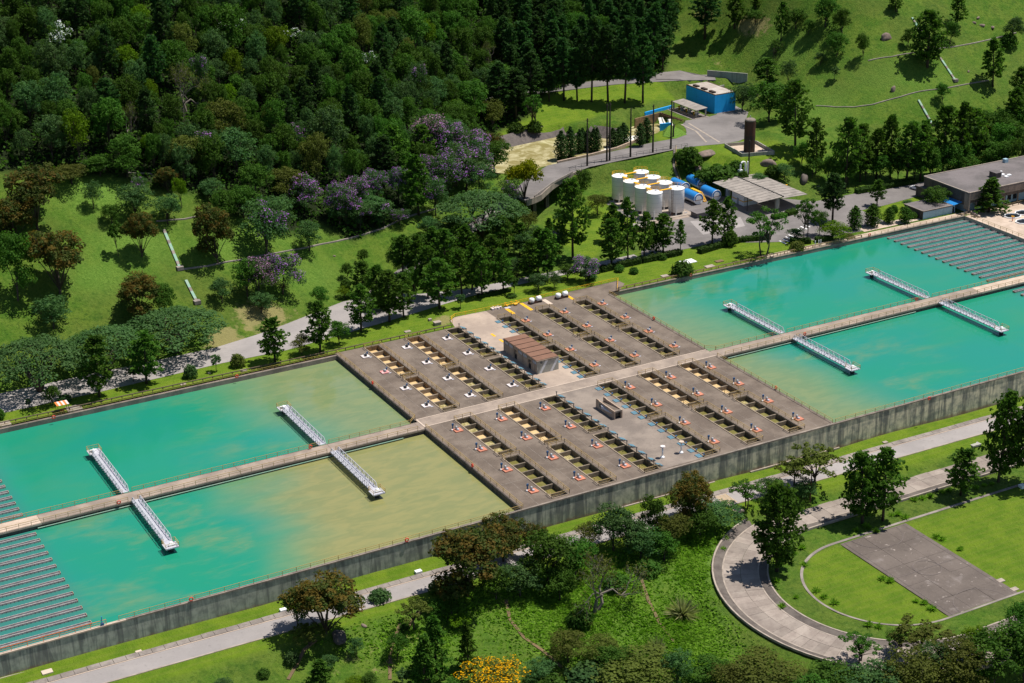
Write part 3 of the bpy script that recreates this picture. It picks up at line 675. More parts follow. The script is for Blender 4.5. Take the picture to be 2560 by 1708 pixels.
for li, lu in enumerate(LANE):
    for gi, gv0 in enumerate(GRP):
        where = ('upper', 'upper', 'lower', 'lower')[gi]; near = ('far from the walkway', 'beside the walkway', 'beside the walkway', 'by the outer wall')[gi]
        tone = 'creamy' if WAT[li, gi].count('pitcream') >= 4 else 'foam-flecked' if WAT[li, gi].count('pitfoam') >= 4 else 'olive'
        warm = tone == 'creamy' and gi < 2
        r = thing('flocculation_channel', 'channel of %s water %s, %s lane from left, %s deck half' % (tone, near, lanew[li], where), 'channel', (lu, gv0, 0), 0, 'open six-cell channels sunk in the concrete deck')
        wm, rmm, bm_ = chan_mesh(warm)
        link('wall', wm, r); link('rim', rmm, r)
        for cpos in CUT: link('baffle', bm_, r, (0, cpos, 0))
        for k in range(6): link('water', cell_water(k, WAT[li, gi][k]), r)
        bx_ = MB(); rr = lu + LWID + .32
        for e in (.9, 1.5):
            bx_.bx(.3, LWID - .3, e - .05, e + .05, -.5, -.38)
        part('cross_beam', bx_, M['rim'], r)
        lft = lu - .25; a, b = gv0 + .1, gv0 + GLEN - .1
        pts = [(lft, a + 2.0, .12), (lft, a, .12), (rr, a, .12), (rr, b, .12), (lft, b, .12), (lft, b - 1.6, .12)]
        if li == 2: pts = [(lft, a + 2.0, .12), (lft, a, .12), (lu + LWID, a, .12)]
        if li == 3: pts = [(lu, a, .12), (rr, a, .12), (rr, b, .12), (lu, b, .12)]
        railing('channel_railing', 'ochre railing round the channel %s, %s lane from left, %s deck half' % (near, lanew[li], where), pts, group='ochre railings round the deck channels')

# ---- mixer pads
def mixer(style):
    r = thing('mixer_pad', 'x', 'mixer', (0, 0, 0), 0, 'mixer drives on square pads beside the channels')
    slabm = {'white': M['pinkwhite'], 'red': M['redpink'], 'coral': M['coral'], 'coral_low': M['coral']}[style]
    part('slab', MB().bx(-1.0, 1.0, -.95, .95, .0, .24), slabm, r)
    if style == 'coral_low':
        part('motor', MB().tube([(-.25, .35, .24), (-.25, .35, .7), (-.25, .35, 1.0), (-.25, .35, 1.15)], [.3, .27, .27, .14], 10), M['motor'], r, True)
        part('gearbox', MB().tube([(-.1, -.15, .24), (-.1, -.15, .5), (-.1, -.15, .66)], [.34, .34, .16], 10), M['steel'], r, True)
        part('control_post', MB().bx(-1.0, -.75, .95, 1.1, 0, 1.5).bx(-1.08, -.62, .9, 1.15, 1.1, 1.6), M['bluebox'], r)
        part('valve_cap', MB().tube([(-1.25, .65, 0), (-1.25, .65, .3), (-1.25, .65, .42)], [.2, .2, .1], 8), M['white'], r, True)
    else:
        part('motor', MB().tube([(.05, -.2, .24), (.05, -.2, .75), (.05, -.2, .95)], [.36, .33, .15], 10), M['dark'] if style == 'white' else M['motor'], r, True)
        part('gearbox', MB().tube([(.1, .25, .45), (.1, .7, .45)], .26, 10), M['motor'], r, True)
        part('control_post', MB().bx(.75, .95, .55, .7, .24, .8).bx(.66, 1.04, .5, .75, .6, .95), M['bluebox'], r)
        part('cover_plate', MB().bx(.7, 1.35, -1.25, -.85, .0, .07), M['steel'], r)
    return r
protos = {}
PADU = {'U': [5.85, 17.7, 29.6, 53.8, 66.0, 78.2], 'L': [6.1, 18.0, 29.9, 54.15, 66.3, 78.5]}
PADV = {'U': [58.3, 70.2, 82.0, 93.8], 'L': [42.0, 30.1, 18.1, 6.3]}
for hf in 'UL':
    for ri, pu in enumerate(PADU[hf]):
        for k, pv in enumerate(PADV[hf]):
            style = 'coral_low' if hf == 'L' else 'coral' if ri > 2 else 'red' if (ri == 0 and k == 2) else 'white'
            lab = '%s mixer pad, %s from the walkway, %s row from left, %s deck half' % ({'white': 'white', 'red': 'red'}.get(style, 'coral'), lanew[k], lanew[ri], 'upper' if hf == 'U' else 'lower')
            dv = .3 if (hf == 'U' and ri > 2) else 0
            if style not in protos:
                protos[style] = mixer(style); o = protos[style]; o.location = (pu, pv + dv, .003); o['label'] = lab
            else: dup(protos[style], (pu, pv + dv, .003), random.uniform(-.03, .03), label=lab)

# ---- blue sluice covers along both sides of the central aisle
def hatch(style):
    r = thing('sluice_cover', 'x', 'sluice cover', (0, 0, 0), 0, 'blue sluice covers along the central aisle')
    if style == 'ribbed':
        for k in range(4): part('slat', MB().bar((-.6 + .34 * k, -.6, .62 - .14 * k), (-.6 + .34 * k, .6, .62 - .14 * k), .27, .06), M['gate'], r)
        part('frame', MB().bar((-.7, -.64, .66), (.7, -.64, .06), .09).bar((-.7, .64, .66), (.7, .64, .06), .09).bar((-.65, -.64, .0), (-.65, -.64, .66), .08).bar((-.65, .64, .0), (-.65, .64, .66), .08), M['gate'], r)
        part('handwheel_post', MB().bar((-.85, .95, 0), (-.85, .95, 1.3), .13).box(-.85, .95, 1.3, .32, .32, .12), M['dark'], r)
    else:
        for k in range(3): part('plate', MB().bx(-.62, .62, -.8 + k * .54, -.8 + k * .54 + .5, .02, .12 + .01 * k), M['gate'], r)
        part('handwheel_post', MB().bar((.95, -.75, 0), (.95, -.75, .55), .14).box(.95, -.75, .55, .4, .4, .1), M['bluebox'], r)
    return r
ph = {}
for li, style in ((2, 'ribbed'), (3, 'flat')):
    for hf in (0, 1):
        n = 0
        for gi in ((1, 0) if hf == 0 else (2, 3)):
            cs = [1.2] + [(CUT[k] + CUT[k + 1]) / 2 for k in range(4)] + [20.6]
            for c in (cs if hf == 0 else cs[::-1]):
                n += 1
                if hf == 0 and li == 3 and gi == 0 and False: continue
                lab = '%s blue sluice cover, %s from the walkway, %s of the aisle, %s deck half' % (style, nth(n), 'left' if li == 2 else 'right', 'upper' if hf == 0 else 'lower')
                loc = (LANE[li] + LWID + .75 if li == 2 else LANE[li] - 1.0, GRP[gi] + c + (.3 if li == 2 else -.2), .003)
                if style not in ph: ph[style] = hatch(style); ph[style].location = loc; ph[style]['label'] = lab
                else: dup(ph[style], loc, label=lab)

# ---- hut on the upper aisle
hut = thing('deck_hut', 'long low hut with brown panelled flat roof on the upper deck aisle', 'hut', (41.65, 69.9, 0))
hw, hl, hh = 3.15, 8.8, 3.3
wl_ = MB(); wl_.bx(-hw, hw, -hl, -hl + .2, .002, hh); wl_.bx(-hw, hw, hl - .2, hl, .002, hh); wl_.bx(hw - .2, hw, -hl + .2, hl - .2, .002, hh)
edges = np.linspace(-hl + .2, hl - .2, 8); doors = (2, 5)
part('wall', wl_, M['paleconc'], hut)
for k in range(7):
    a, b = edges[k], edges[k + 1]
    if (6 - k) in doors: part('door', MB().bx(-hw + .22, -hw + .3, a + .5, b - .5, .01, 2.6), M['glass'], hut); part('wall_panel', MB().bx(-hw + .05, -hw + .25, a + .12, a + .48, .002, hh).bx(-hw + .05, -hw + .25, b - .48, b - .12, .002, hh).bx(-hw + .06, -hw + .24, a + .48, b - .48, 2.6, hh), M['buff'], hut)
    else: part('wall_panel', MB().bx(-hw + .06, -hw + .25, a + .12, b - .12, .002, 2.35), M['buff'], hut); part('window', MB().bx(-hw + .12, -hw + .22, a + .14, b - .14, 2.36, hh - .05), M['steel'], hut)
for k in range(8): part('pilaster', MB().bx(-hw - .02, -hw + .28, edges[k] - .12, edges[k] + .12, .002, hh), M['buff'], hut)
part('roof', MB().bx(-hw - .12, hw + .12, -hl - .12, hl + .12, hh, hh + .22), worn('roof_edge', (.22, .165, .13), (.12, .10, .08), .5), hut)
pe = np.linspace(-hl + .05, hl - .05, 7)
for k in range(6): part('roof_panel', MB().bx(-hw, hw, pe[k] + .16, pe[k + 1] - .16, hh + .221, hh + .36 + random.uniform(-.02, .02)), M['brown'], hut)
for k in (1, 2, 3, 4, 5): part('roof_gutter', MB().bx(-hw, hw, pe[k] - .12, pe[k] + .12, hh + .222, hh + .25), M['glass'], hut)
for x0 in (-2.6, .6):
    part('white_stripe', MB().add([(x0, -hl - .012, .02), (x0 + .75, -hl - .012, .02), (x0 + 2.7, -hl - .012, hh - .02), (x0 + 1.95, -hl - .012, hh - .02)], [(0, 1, 2, 3)]), mat('faded_white_stripe', (.62, .62, .62), .8), hut)
part('wall_lamp', MB().box(-2.0, -hl - .2, 3.0, .5, .35, .3), M['dark'], hut)
# ---- concrete light shaft on the lower aisle
vt = thing('light_shaft', 'concrete shaft of two fin walls with a round hole, on the lower deck aisle', 'light shaft', (42.0, 32.5, 0))
def fin(x0, x1):
    prof = [(-4.2, 0), (-4.2, 2.15)] + [(3.4 + .8 * math.sin(a), 2.1 + .25 * math.cos(a)) for a in np.linspace(-1.2, 1.5, 7)] + [(4.2, 0)]
    n = len(prof); vs = [(x0, y, z + .002) for y, z in prof] + [(x1, y, z + .002) for y, z in prof]
    return MB().add(vs, [tuple(range(n)), tuple(range(2 * n - 1, n - 1, -1))] + [(k, n + k, n + (k + 1) % n, (k + 1) % n) for k in range(n)])
part('fin_wall', fin(-1.15, -.9), M['buff'], vt); part('fin_wall', fin(.9, 1.15), M['buff'], vt)
part('sloped_slab', MB().add([(-.9, -4.1, 2.0), (.9, -4.1, 2.0), (.9, 3.6, 1.3), (-.9, 3.6, 1.3), (-.9, -4.1, 1.75), (.9, -4.1, 1.75), (.9, 3.6, 1.05), (-.9, 3.6, 1.05)], [(0, 1, 2, 3), (7, 6, 5, 4), (0, 4, 5, 1), (2, 6, 7, 3)]), M['deck'], vt)
part('round_hole', MB().tube([(-1.16, 2.0, 1.25), (-1.2, 2.0, 1.25)], .62, 18), M['glass'], vt)
part('pipe_mouth', MB().torus((-1.2, 2.0, 1.25), .66, .08, 'x', 18), M['paleconc'], vt)
part('metal_wedge', MB().add([(-1.165, 1.5, 1.75), (-1.165, 1.6, .6), (-1.165, -3.7, 1.2), (-1.5, 1.3, 1.6), (-1.5, 1.35, .85)], [(0, 1, 4, 3), (0, 3, 2), (3, 4, 2), (4, 1, 2)]), M['steel'], vt)
part('lintel', MB().bx(-.9, .9, -4.2, -3.6, 1.7, 2.12), M['coping'], vt); part('opening', MB().bx(-.9, .9, -3.5, -3.4, .01, 1.7), M['glass'], vt)
# ---- two mushroom vents
for (x, y), cm, lab in (((39.52, 5.75), 'coral', 'tall mushroom vent with pink cap, left of the two on the lower aisle'), ((44.53, 5.6), 'white', 'tall mushroom vent with cream cap, right of the two on the lower aisle')):
    r = thing('mushroom_vent', lab, 'vent', (x, y, .003), 0, 'mushroom vents on the lower aisle')
    part('base', MB().tube([(0, 0, 0), (0, 0, .2), (0, 0, .5)], [.55, .48, .2], 14), M['white'], r, True)
    part('stem', MB().tube([(0, 0, .45), (0, 0, 2.5)], .19, 10), M['white'], r, True)
    part('cap', MB().tube([(0, 0, 2.4), (0, 0, 2.7), (0, 0, 2.9)], [.22, .62, .58], 16), M['pinkwhite'] if cm == 'coral' else M['joint'], r)
# ---- clutter along the back edge of the deck
def skid(x, y, lab, rz=0.06):
    r = thing('tank_skid', lab, 'tank skid', (x, y, .003), rz, 'white tanks on red skids at the back of the deck')
    part('frame', MB().bx(-2.0, 2.0, -.6, -.45, .1, .5).bx(-2.0, 2.0, .45, .6, .1, .5).bx(-2.0, -1.8, -.45, .45, .1, .5).bx(1.8, 2.0, -.45, .45, .1, .5), M['rust'], r)
    part('tank', MB().tube([(-1.15, 0, .5), (-1.15, 0, .9), (-1.15, 0, 1.5), (-1.15, 0, 1.65)], [.72, .78, .72, .3], 14), M['white'], r, True)
    part('tank', MB().tube([(.45, 0, 1.05), (.6, 0, 1.05), (1.75, 0, 1.05), (1.9, 0, 1.05)], [.4, .72, .72, .4], 14), M['white'], r, True)
    for w_ in (-1.6, 1.6): part('wheel', MB().tube([(w_, -.75, .28), (w_, .75, .28)], .28, 10), M['dark'], r)
p_ = onz(1338, 757); skid(p_[0], p_[1], 'white tanks on red skid, left of two at the back of the deck')
p_ = onz(1404, 745); skid(p_[0], p_[1], 'white tanks on red skid, right of two at the back of the deck')
for px_, py_, sx_, sy_, cm, lab in ((1316, 767, 1.0, 6.2, 'yellow', 'worn yellow floor strip left of the white tank skids'), (1424, 743, .9, 4.2, 'yellow', 'bright yellow floor strip right of the white tank skids'),
                            (1368, 755, 1.3, 4.2, 'joint', 'pale floor plate between the two white tank skids'), (1275, 778, 1.0, 4.6, 'yellow', 'yellow floor strip in front of the yellow pipe stand')):
    p_ = onz(px_, py_); solo('floor_strip', MB().bx(-sx_ / 2, sx_ / 2, -sy_ / 2, sy_ / 2, .006, .03), M[cm], lab, 'floor strip', 'floor strips at the back of the deck').location = (p_[0], p_[1], 0)
for px_, py_ in ((1233, 838), (1254, 852)):
    p_ = onz(px_, py_); solo('floor_dash', MB().bx(-.35, .35, -1.1, 1.1, .006, .02), M['yellow'], 'yellow dash on the pale aisle, %s from the hut' % ('second' if py_ == 838 else 'first'), 'floor mark').location = (p_[0], p_[1], 0)
p_ = onz(1278, 764); r = thing('pipe_stand', 'yellow pipework with valve wheels at the back rail of the deck', 'pipe stand', (p_[0], p_[1], .003))
part('pipe', MB().tube([(-2.4, 0, .5), (2.6, 0, .5)], .16, 8), M['yellow'], r); part('pipe', MB().tube([(-1.5, -.8, .35), (-1.5, 1, .35)], .14, 8), M['yellow'], r)
for x in (-1.8, .0, 1.6): part('valve', MB().tube([(x, 0, .0), (x, 0, 1.15)], .1, 8).torus((x, 0, 1.15), .3, .05, 'z', 12), M['yellow'], r)
part('pump', MB().tube([(.6, -.6, .4), (1.6, -.6, .4)], .3, 10), M['yellow'], r); part('base_plate', MB().bx(-2.6, -.9, -1.6, -.6, .0, .12), M['steel'], r)
p_ = onz(1238, 773); r = thing('timber_stack', 'pale stack of blocks and pipes behind the pale aisle', 'stack', (p_[0], p_[1], .003))
for k in range(4): part('block', MB().box(-.9 + .75 * k, .2 * (k % 2), .25, .6, 1.3, .5, .3 * k), M['pinkwhite'], r)
p_ = onz(1093, 812, -.05)
solo('manhole_box', MB().bx(-.9, .9, -.7, .7, -.1, .75).bx(-1.0, 1.0, -.8, .8, .75, .87), M['kerb'], 'squat concrete box on bare soil behind the deck', 'concrete box').location = (p_[0], p_[1], 0)

# ================================================================ BASINS
for nm, u0, u1, v0, v1, args in (('basin_water', -136, -.02, .42, 46.72, ('water_a', 0, 43, 1, -1, .92, -.1, 1.3, .7, (-90, -96))), ('basin_water', -136, -.02, 51.18, 98.28, ('water_b', 0, 21, 2, -1, .7, -.12, 1.5, .2, (-90, -96))),
                                 ('basin_water', DU + .02, 217, .42, 46.72, ('water_c', DU, 22, 3, 1, .66, .1, 1.5, .2, (181, 188))), ('basin_water', DU + .02, 217, 51.18, 100.02, ('water_d', DU, 22, 4, 1, .62, .1, 1.6, .2, (181, 188)))):
    struct(nm, MB().add([(u0, v0, -1.2), (u1, v0, -1.2), (u1, v1, -1.2), (u0, v1, -1.2)], [(0, 1, 2, 3)]), water_mat(*args))
ow = thing('outer_wall', 'long stained concrete basin wall with dark streaks above the grass strip', 'wall', (0, 0, 0))
u = -136.0
while u < 230:
    a, b = u, u + 12.2
    part('panel', MB().add([(a + .006, 0, zs(a) - 2), (b - .006, 0, zs(b) - 2), (b - .006, .4, zs(b) - 2), (a + .006, .4, zs(a) - 2), (a + .006, 0, -.22), (b - .006, 0, -.22), (b - .006, .4, -.22), (a + .006, .4, -.22)],
                            [(0, 1, 5, 4), (4, 5, 6, 7), (1, 2, 6, 5), (3, 0, 4, 7), (2, 3, 7, 6)]), M['wall'], ow)
    inb = -1 < (a + b) / 2 < DU
    part('coping', MB().bx(a + .01, b - .01, -.12, .52 if not inb else .38, -.22, .06 if not inb else .10), M['palecoping'] if b < -85 else M['coping'], ow, label=None)
    u = b
part('backing', MB().bx(-136, 230, .06, .36, -7, -.3), M['dark'], ow)
st_ = MB()
for a, b in ((-117, -76), (22, 50), (60, 86)): st_.add([(a, -.35, zs(a) + .06), (b, -.35, zs(b) + .06), (b, -.02, zs(b) + .06), (a, -.02, zs(a) + .06), (a, -.35, zs(a) - .3), (b, -.35, zs(b) - .3)], [(0, 1, 2, 3), (4, 5, 1, 0)])
struct('wall_foot_kerb', st_, M['kerb'])
nw = MB(); nw.bx(-136, -.2, 98.3, 99.0, -3, .0); struct('basin_back_wall', nw, M['coping'])
nw = MB(); nw.bx(DU + .2, 217.3, 100.05, 100.8, -3, .0); struct('basin_back_wall', nw, M['coping'])
nw = MB(); nw.bx(140, 222, 100.85, 103.2, -.6, .03); struct('basin_side_path', nw, M['palecoping'])
ew = MB(); ew.bx(217.02, 217.5, .4, 100.02, -3, .02); struct('basin_end_wall', ew, M['palecoping'])
for u0, u1, mt in ((-136, 0, 'walk'), (DU, 217, 'walk')):
    wr = thing('basin_walkway', None, None, (0, 0, 0)); tag(wr, kind='structure'); a = u0
    while a < u1 - .1:
        b = min(a + 22.5, u1)
        part('slab', MB().bx(a + .03, b - .03, 46.75, 51.15, -.4, 0), M[mt] if b > -85 and a < 170 else M['palecoping'], wr)
        a = b
    part('edge_wall', MB().bx(u0, u1, 46.9, 51.0, -3, -.41), M['darkconc'], wr)
    for v in (46.9, 51.0): part('edge_strip', MB().bx(u0, u1, v - .1, v + .1, .002, .035), M['coping'], wr)
for u0, u1, lab in ((-92, -6, 'thin pale green pipe along the left central walkway at water level'), (87, 150, 'thin pale green pipe along the right central walkway at water level')):
    solo('wall_pipe', MB().tube([(u0, 46.55, -.85), (u1, 46.55, -.85)], .11, 8), M['greenpvc'], lab, 'pipe')
# railings of basins, deck and walkways
bpos = {'L': (-71.0, -24.1), 'R': (108.2, 158.6)}
def runs(u0, u1, holes):
    c = [u0]; 
    for h_ in holes: c += [h_ - 1.1, h_ + 1.1]
    c.append(u1); return [(c[i], c[i + 1]) for i in range(0, len(c), 2)]
for side, u0, u1 in (('L', -130, -2), ('R', DU + 2, 217)):
    for v, nm in ((51.0, 'far'), (46.9, 'near')):
        for k, (a, b) in enumerate(runs(u0, u1, bpos[side])):
            railing('walkway_railing', 'ochre railing, %s edge of the %s central walkway, %s length from left' % (nm, 'left' if side == 'L' else 'right', lanew[k]), [(a, v, .02), (b, v, .02)], group='ochre railings along the central walkways')
railing('wall_railing', 'ochre railing on the outer wall of the left basin', [(-88.5, .2, .06), (-.3, .2, .06)], step=3.0)
railing('wall_railing', 'orange-ochre railing on the outer wall beside the left weir troughs', [(-130, .2, .06), (-91, .2, .06)], step=3.0, mat_=M['orange'])
railing('wall_railing', 'thin ochre railing on the outer wall of the right basin', [(84.6, .2, .06), (217, .2, .06)], step=3.0)
for u_, e in ((.25, 'left'), (DU - .25, 'right')):
    for v0, v1, hf in ((.5, 47.2, 'lower'), (53.0, 99.6, 'upper')):
        railing('deck_railing', 'ochre railing on the %s edge of the %s deck half' % (e, hf), [(u_, v0, .004), (u_, v1, .004)], step=2.9)
railing('deck_railing', 'yellow railing along the back edge of the deck by the lawn', [(36.0, 103, .004), (36.6, 105.0, .004), (38.6, 106.4, .004), (48, 106.1, .004), (91.5, 107.3, .004)], mat_=M['yellow'], step=2.8)
railing('deck_railing', 'short yellow railing at the back right corner of the deck', [(91.8, 107.2, .004), (87.2, 100.4, .004)], mat_=M['yellow'], step=2.0)
railing('walkway_railing', 'short ochre rail across the ramp left of the deck', [(-1.9, 51.0, .02), (.2, 53.0, .02)], step=2.0)
railing('walkway_railing', 'short ochre rail across the ramp right of the deck', [(DU + 1.9, 51.0, .02), (DU - .2, 53.0, .02)], step=2.0)
def guard(name, lab, a, b, v, mt):
    r = thing(name, lab, 'guard rail', (a, v, 0)); po = MB(); n = int((b - a) / 2.6)
    for i in range(n + 1): po.bar(((b - a) * i / n, 0, -.2), ((b - a) * i / n, 0, .75), .18)
    tag(part('post_row', po, mt, r), kind='stuff'); part('beam', MB().bar((0, 0, .78), (b - a, 0, .78), .24, .2), mt, r)
    return r
guard('guard_rail', 'thick dark brown guard rail between the left basin and the lawn', -130, 34.5, 100.3, M['brownrail'])
guard('guard_rail', 'thick brown guard rail between the right basin and the lawn', 88, 176, 101.0, M['brownrail'])
railing('basin_railing', 'thin ochre railing at the back edge of the left basin', [(-130, 98.65, .01), (-.5, 98.65, .01)], step=2.9, h=.9)
railing('basin_railing', 'thin ochre railing at the back edge of the right basin', [(88, 100.4, .01), (217, 100.4, .01)], step=2.6, h=.9)
railing('basin_railing', 'thin ochre railing at the right end of the weir basin', [(217.3, 100, .03), (217.3, 2, .03)], step=2.6)

# ---- truss footbridges
def footbridge():
    r = thing('truss_footbridge', 'x', 'footbridge', (0, 0, 0), 0, 'silver truss footbridges over the basins'); L = 22.2; hw = .85
    fl = MB(); 
    for k in range(56): fl.bx(-hw, hw, .1 + k * .395, .1 + k * .395 + .36, .12, .17)
    tag(part('floor_grating', fl, M['steel'], r), kind='stuff')
    for s in (-1, 1):
        tr = MB(); x = s * hw; n = 18
        tr.bar((x, 0, .1), (x, L, .1), .11, .2); tr.bar((x, 1.0, 1.35), (x, L - 1.0, 1.35), .11)
        tr.bar((x, 0, .1), (x, 1.0, 1.35), .1); tr.bar((x, L, .1), (x, L - 1.0, 1.35), .1)
        for k in range(n + 1):
            y = 1.0 + (L - 2) * k / n; tr.bar((x, y, .1), (x, y, 1.35), .08)
            if k < n:
                y2 = 1.0 + (L - 2) * (k + 1) / n; tr.bar((x, y, .1 if k % 2 else 1.35), (x, y2, 1.35 if k % 2 else .1), .075)
        part('truss', tr, M['steel'], r)
    jo = MB()
    for k in range(19): jo.bar((-hw - .25, 1.0 + 1.12 * k, .04), (hw + .25, 1.0 + 1.12 * k, .04), .12)
    tag(part('floor_beams', jo, M['steel'], r), kind='stuff')
    part('platform', MB().bx(-1.45, 1.45, L, L + 2.7, .0, .2).bx(-1.0, 1.0, L - .6, L, .02, .18), M['steel'], r)
    part('float', MB().tube([(0, L + 1.4, -1.7), (0, L + 1.4, 0)], .55, 12), M['dark'], r)
    part('drive_motor', MB().tube([(-.2, L + 1.2, .2), (-.2, L + 1.2, .75), (-.2, L + 1.2, .95)], [.45, .4, .15], 10).tube([(-.9, L + 1.6, .45), (.5, L + 1.6, .45)], .22, 8), M['white'], r)
    pr = MB(); c = [(-.9, L + .1), (-1.4, L + .1), (-1.4, L + 2.65), (1.4, L + 2.65), (1.4, L + .1), (.9, L + .1)]
    for (x0, y0), (x1, y1) in zip(c[:-1], c[1:]):
        for z in (.7, 1.2): pr.bar((x0, y0, z), (x1, y1, z), .07)
        pr.bar((x0, y0, .2), (x0, y0, 1.2), .08)
    part('platform_railing', pr, M['rail'], r)
    return r
fb = None
for u_, w_ in ((-71.0, 'left edge'), (-24.1, 'left basin beside the deck'), (108.2, 'right basin beside the deck'), (158.6, 'right basin near the weirs')):
    for up in (1, 0):
        pl = {'left edge': 'left basins, near the left weir troughs'}.get(w_, w_)
        lab = 'silver truss footbridge on the %s side, %s' % ('far' if up else 'near', pl)
        loc = (u_ - .4 if up else u_ + .5, 51.1 if up else 46.8, 0.0); rz = 0.0 if up else math.pi
        if fb is None: fb = footbridge(); fb.location = loc; fb.rotation_euler = (0, 0, rz); fb['label'] = lab
        else: dup(fb, loc, rz, label=lab)
# ---- weir troughs
def trough(L, nm):
    r = thing('weir_trough', 'x', 'trough', (0, 0, 0), 0, 'weir troughs at the ends of the basins')
    tm = worn('trough_concrete', (.44, .37, .35), (.31, .26, .25), .7, fine=(.52, .46, .45))
    part('weir_plate', MB().bx(0, L, -.46, -.35, -1.6, -.78), tm, r); part('weir_plate', MB().bx(0, L, .35, .46, -1.6, -.78), tm, r)
    part('end_plate', MB().bx(-.1, 0, -.48, .48, -1.6, -.76), worn('trough_end', (.30, .17, .10), (.36, .26, .2), 1), r)
    part('trough_water', MB().bx(0, L, -.34, .34, -1.5, -1.02), simple_water('trough_water', (.10, .12, .125), (.22, .22, .23), 1.5), r)
    nt_ = MB()
    for k in range(int(L / .8)): nt_.box(.3 + k * .8, .49, -.86, .1, .12, .16); nt_.box(.3 + k * .8, -.49, -.86, .1, .12, .16)
    tag(part('bracket_row', nt_, tm, r), kind='stuff')
    return r
tp = trough(26, 'l')
vl = [4.1 + 3.11 * k for k in range(14)]; vu = [54.6 + 3.05 * k for k in range(8)]
for k, v in enumerate(vl):
    lab = 'grey weir trough, %s from the outer wall, lower left basin' % nth(k + 1)
    if k == 0: tp.location = (-93.0, v, 0); tp.rotation_euler = (0, 0, math.pi); tp['label'] = lab
    else: dup(tp, (-93.0, v, 0), math.pi, label=lab)
for k, v in enumerate(vu): dup(tp, (-93.3, v, 0), math.pi, label='grey weir trough, %s from the walkway, upper left basin' % nth(k + 1))
tp2 = trough(32.8, 'r'); vr = [98.0 - 3.08 * k for k in range(15)]
for k, v in enumerate(vr):
    lab = 'pale weir trough, %s from the back wall, upper right basin' % nth(k + 1)
    if v < 53: continue
    if k == 0: tp2.location = (184.2, v, 0); tp2['label'] = lab
    else: dup(tp2, (184.2, v, 0), 0, label=lab)
for k in range(6): dup(tp2, (184.2, 44.4 - 3.1 * k, 0), 0, label='pale weir trough, %s from the walkway, lower right basin' % nth(k + 1))
# ---- lifebuoys on the rails
for k, (px_, py_, z_, ax, lab) in enumerate(((134, 1043, .7, 'y', 'on the back rail of the left basin by the shelter'), (592, 941, .7, 'y', 'on the back rail of the left basin'), (776, 1117, .6, 'y', 'on the walkway rail by the left footbridges'),
        (297, 1256, .6, 'y', 'on the near walkway rail at left'), (478, 1498, .6, 'y', 'on the outer wall rail at left'), (1017, 1350, .6, 'y', 'on the outer wall rail left of the rusty trees'), (931, 957, .6, 'x', 'on the left edge of the upper deck'),
        (1181, 1164, .6, 'x', 'on the left edge of the lower deck'), (2012, 835, .6, 'y', 'on the near walkway rail at right'), (2291, 748, .6, 'y', 'on the far walkway rail at right'), (1940, 969, .6, 'x', 'on the right edge of the lower deck'),
        (2323, 996, .6, 'y', 'on the outer wall rail at right'), (1634, 796, .6, 'x', 'on the right edge of the upper deck'), (1727, 688, .6, 'y', 'on the back rail of the right basin by the round bush'), (2174, 587, .6, 'y', 'on the back rail of the right basin near the weirs'))):
    p_ = onz(px_, py_, z_)
    o = solo('lifebuoy', MB().torus((0, 0, 0), .36, .13, ax, 16, 6), M['red'], 'red lifebuoy ' + lab, 'lifebuoy', 'red lifebuoys on the railings'); o.location = p_
# ---- plaza at the right end
pz = MB(); pz.bx(217.52, 300, 0.5, 97.5, -2, 0); pz.prism([(217.52, 97.5), (300, 97.5), (300, 101), (222, 101), (217.52, 99.9)], -2, -.002); struct('plaza', pz, M['palecoping'])
for px_, py_, lab in ((2531, 541, 'left of three octagonal dark tank openings at right'), (2558, 533, 'upper right octagonal tank opening at right edge'), (2560, 555, 'lower right octagonal tank opening at right edge')):
    p_ = onz(px_, py_); r = thing('tank_opening', lab, 'tank opening', (p_[0], p_[1], 0), 0, 'octagonal tank openings on the plaza'); o8 = [(2.9 * math.cos(a), 2.3 * math.sin(a)) for a in np.linspace(.39, 6.67, 9)[:8]]
    rmb = MB()
    for a_, b_ in zip(o8, o8[1:] + o8[:1]): rmb.bar((*a_, .14), (*b_, .14), .3, .28)
    part('rim', rmb, M['white'], r); part('water', MB().prism([(x * .93, y * .93) for x, y in o8], .004, .02), M['glass'], r)
p_ = onz(2531, 553); r = thing('valve_stand', 'orange valve stand beside the octagonal openings', 'valve stand', (p_[0], p_[1], 0)); part('stem', MB().tube([(0, 0, 0), (0, 0, 1.6)], .12, 8), M['orange'], r); part('handwheel', MB().torus((0, 0, 1.6), .45, .07, 'z', 14), M['yellow'], r)
pl = MB(); q_ = [onz(2404, 539), onz(2422, 529.5), onz(2449, 545)]
for a_, b_ in zip(q_[:-1], q_[1:]): pl.bar((a_[0], a_[1], .35), (b_[0], b_[1], .35), .5, .7)
solo('channel_kerb', pl, M['joint'], 'pale angled concrete kerb at the corner of the weir basin', 'kerb')
railing('plaza_railing', 'brown railing along the back of the plaza by the office block', [tuple(onz(2446, 537)), tuple(onz(2560, 508))], mat_=M['brownrail'], step=2.5, w=.16)
p_ = onz(254, 1561); r = thing('valve_post', 'slim blue valve post on the outer wall at left', 'valve post', (p_[0], .2, .06)); part('post', MB().tube([(0, 0, 0), (0, 0, 1.9)], .09, 8), M['tankblue'], r); part('base', MB().bx(-.3, .3, -.2, .2, 0, .5), M['bluebox'], r)
for k, px_ in enumerate((2026, 2036, 2041)):
    p_ = onz(px_, 611 - 1.2 * k); solo('rail_post', MB().tube([(0, 0, 0), (0, 0, 1.8)], .13, 8), M['white'], 'white post %s of three behind the right basin railing' % lanew[k], 'post', 'white posts behind the right basin').location = (p_[0], 101.6, 0)

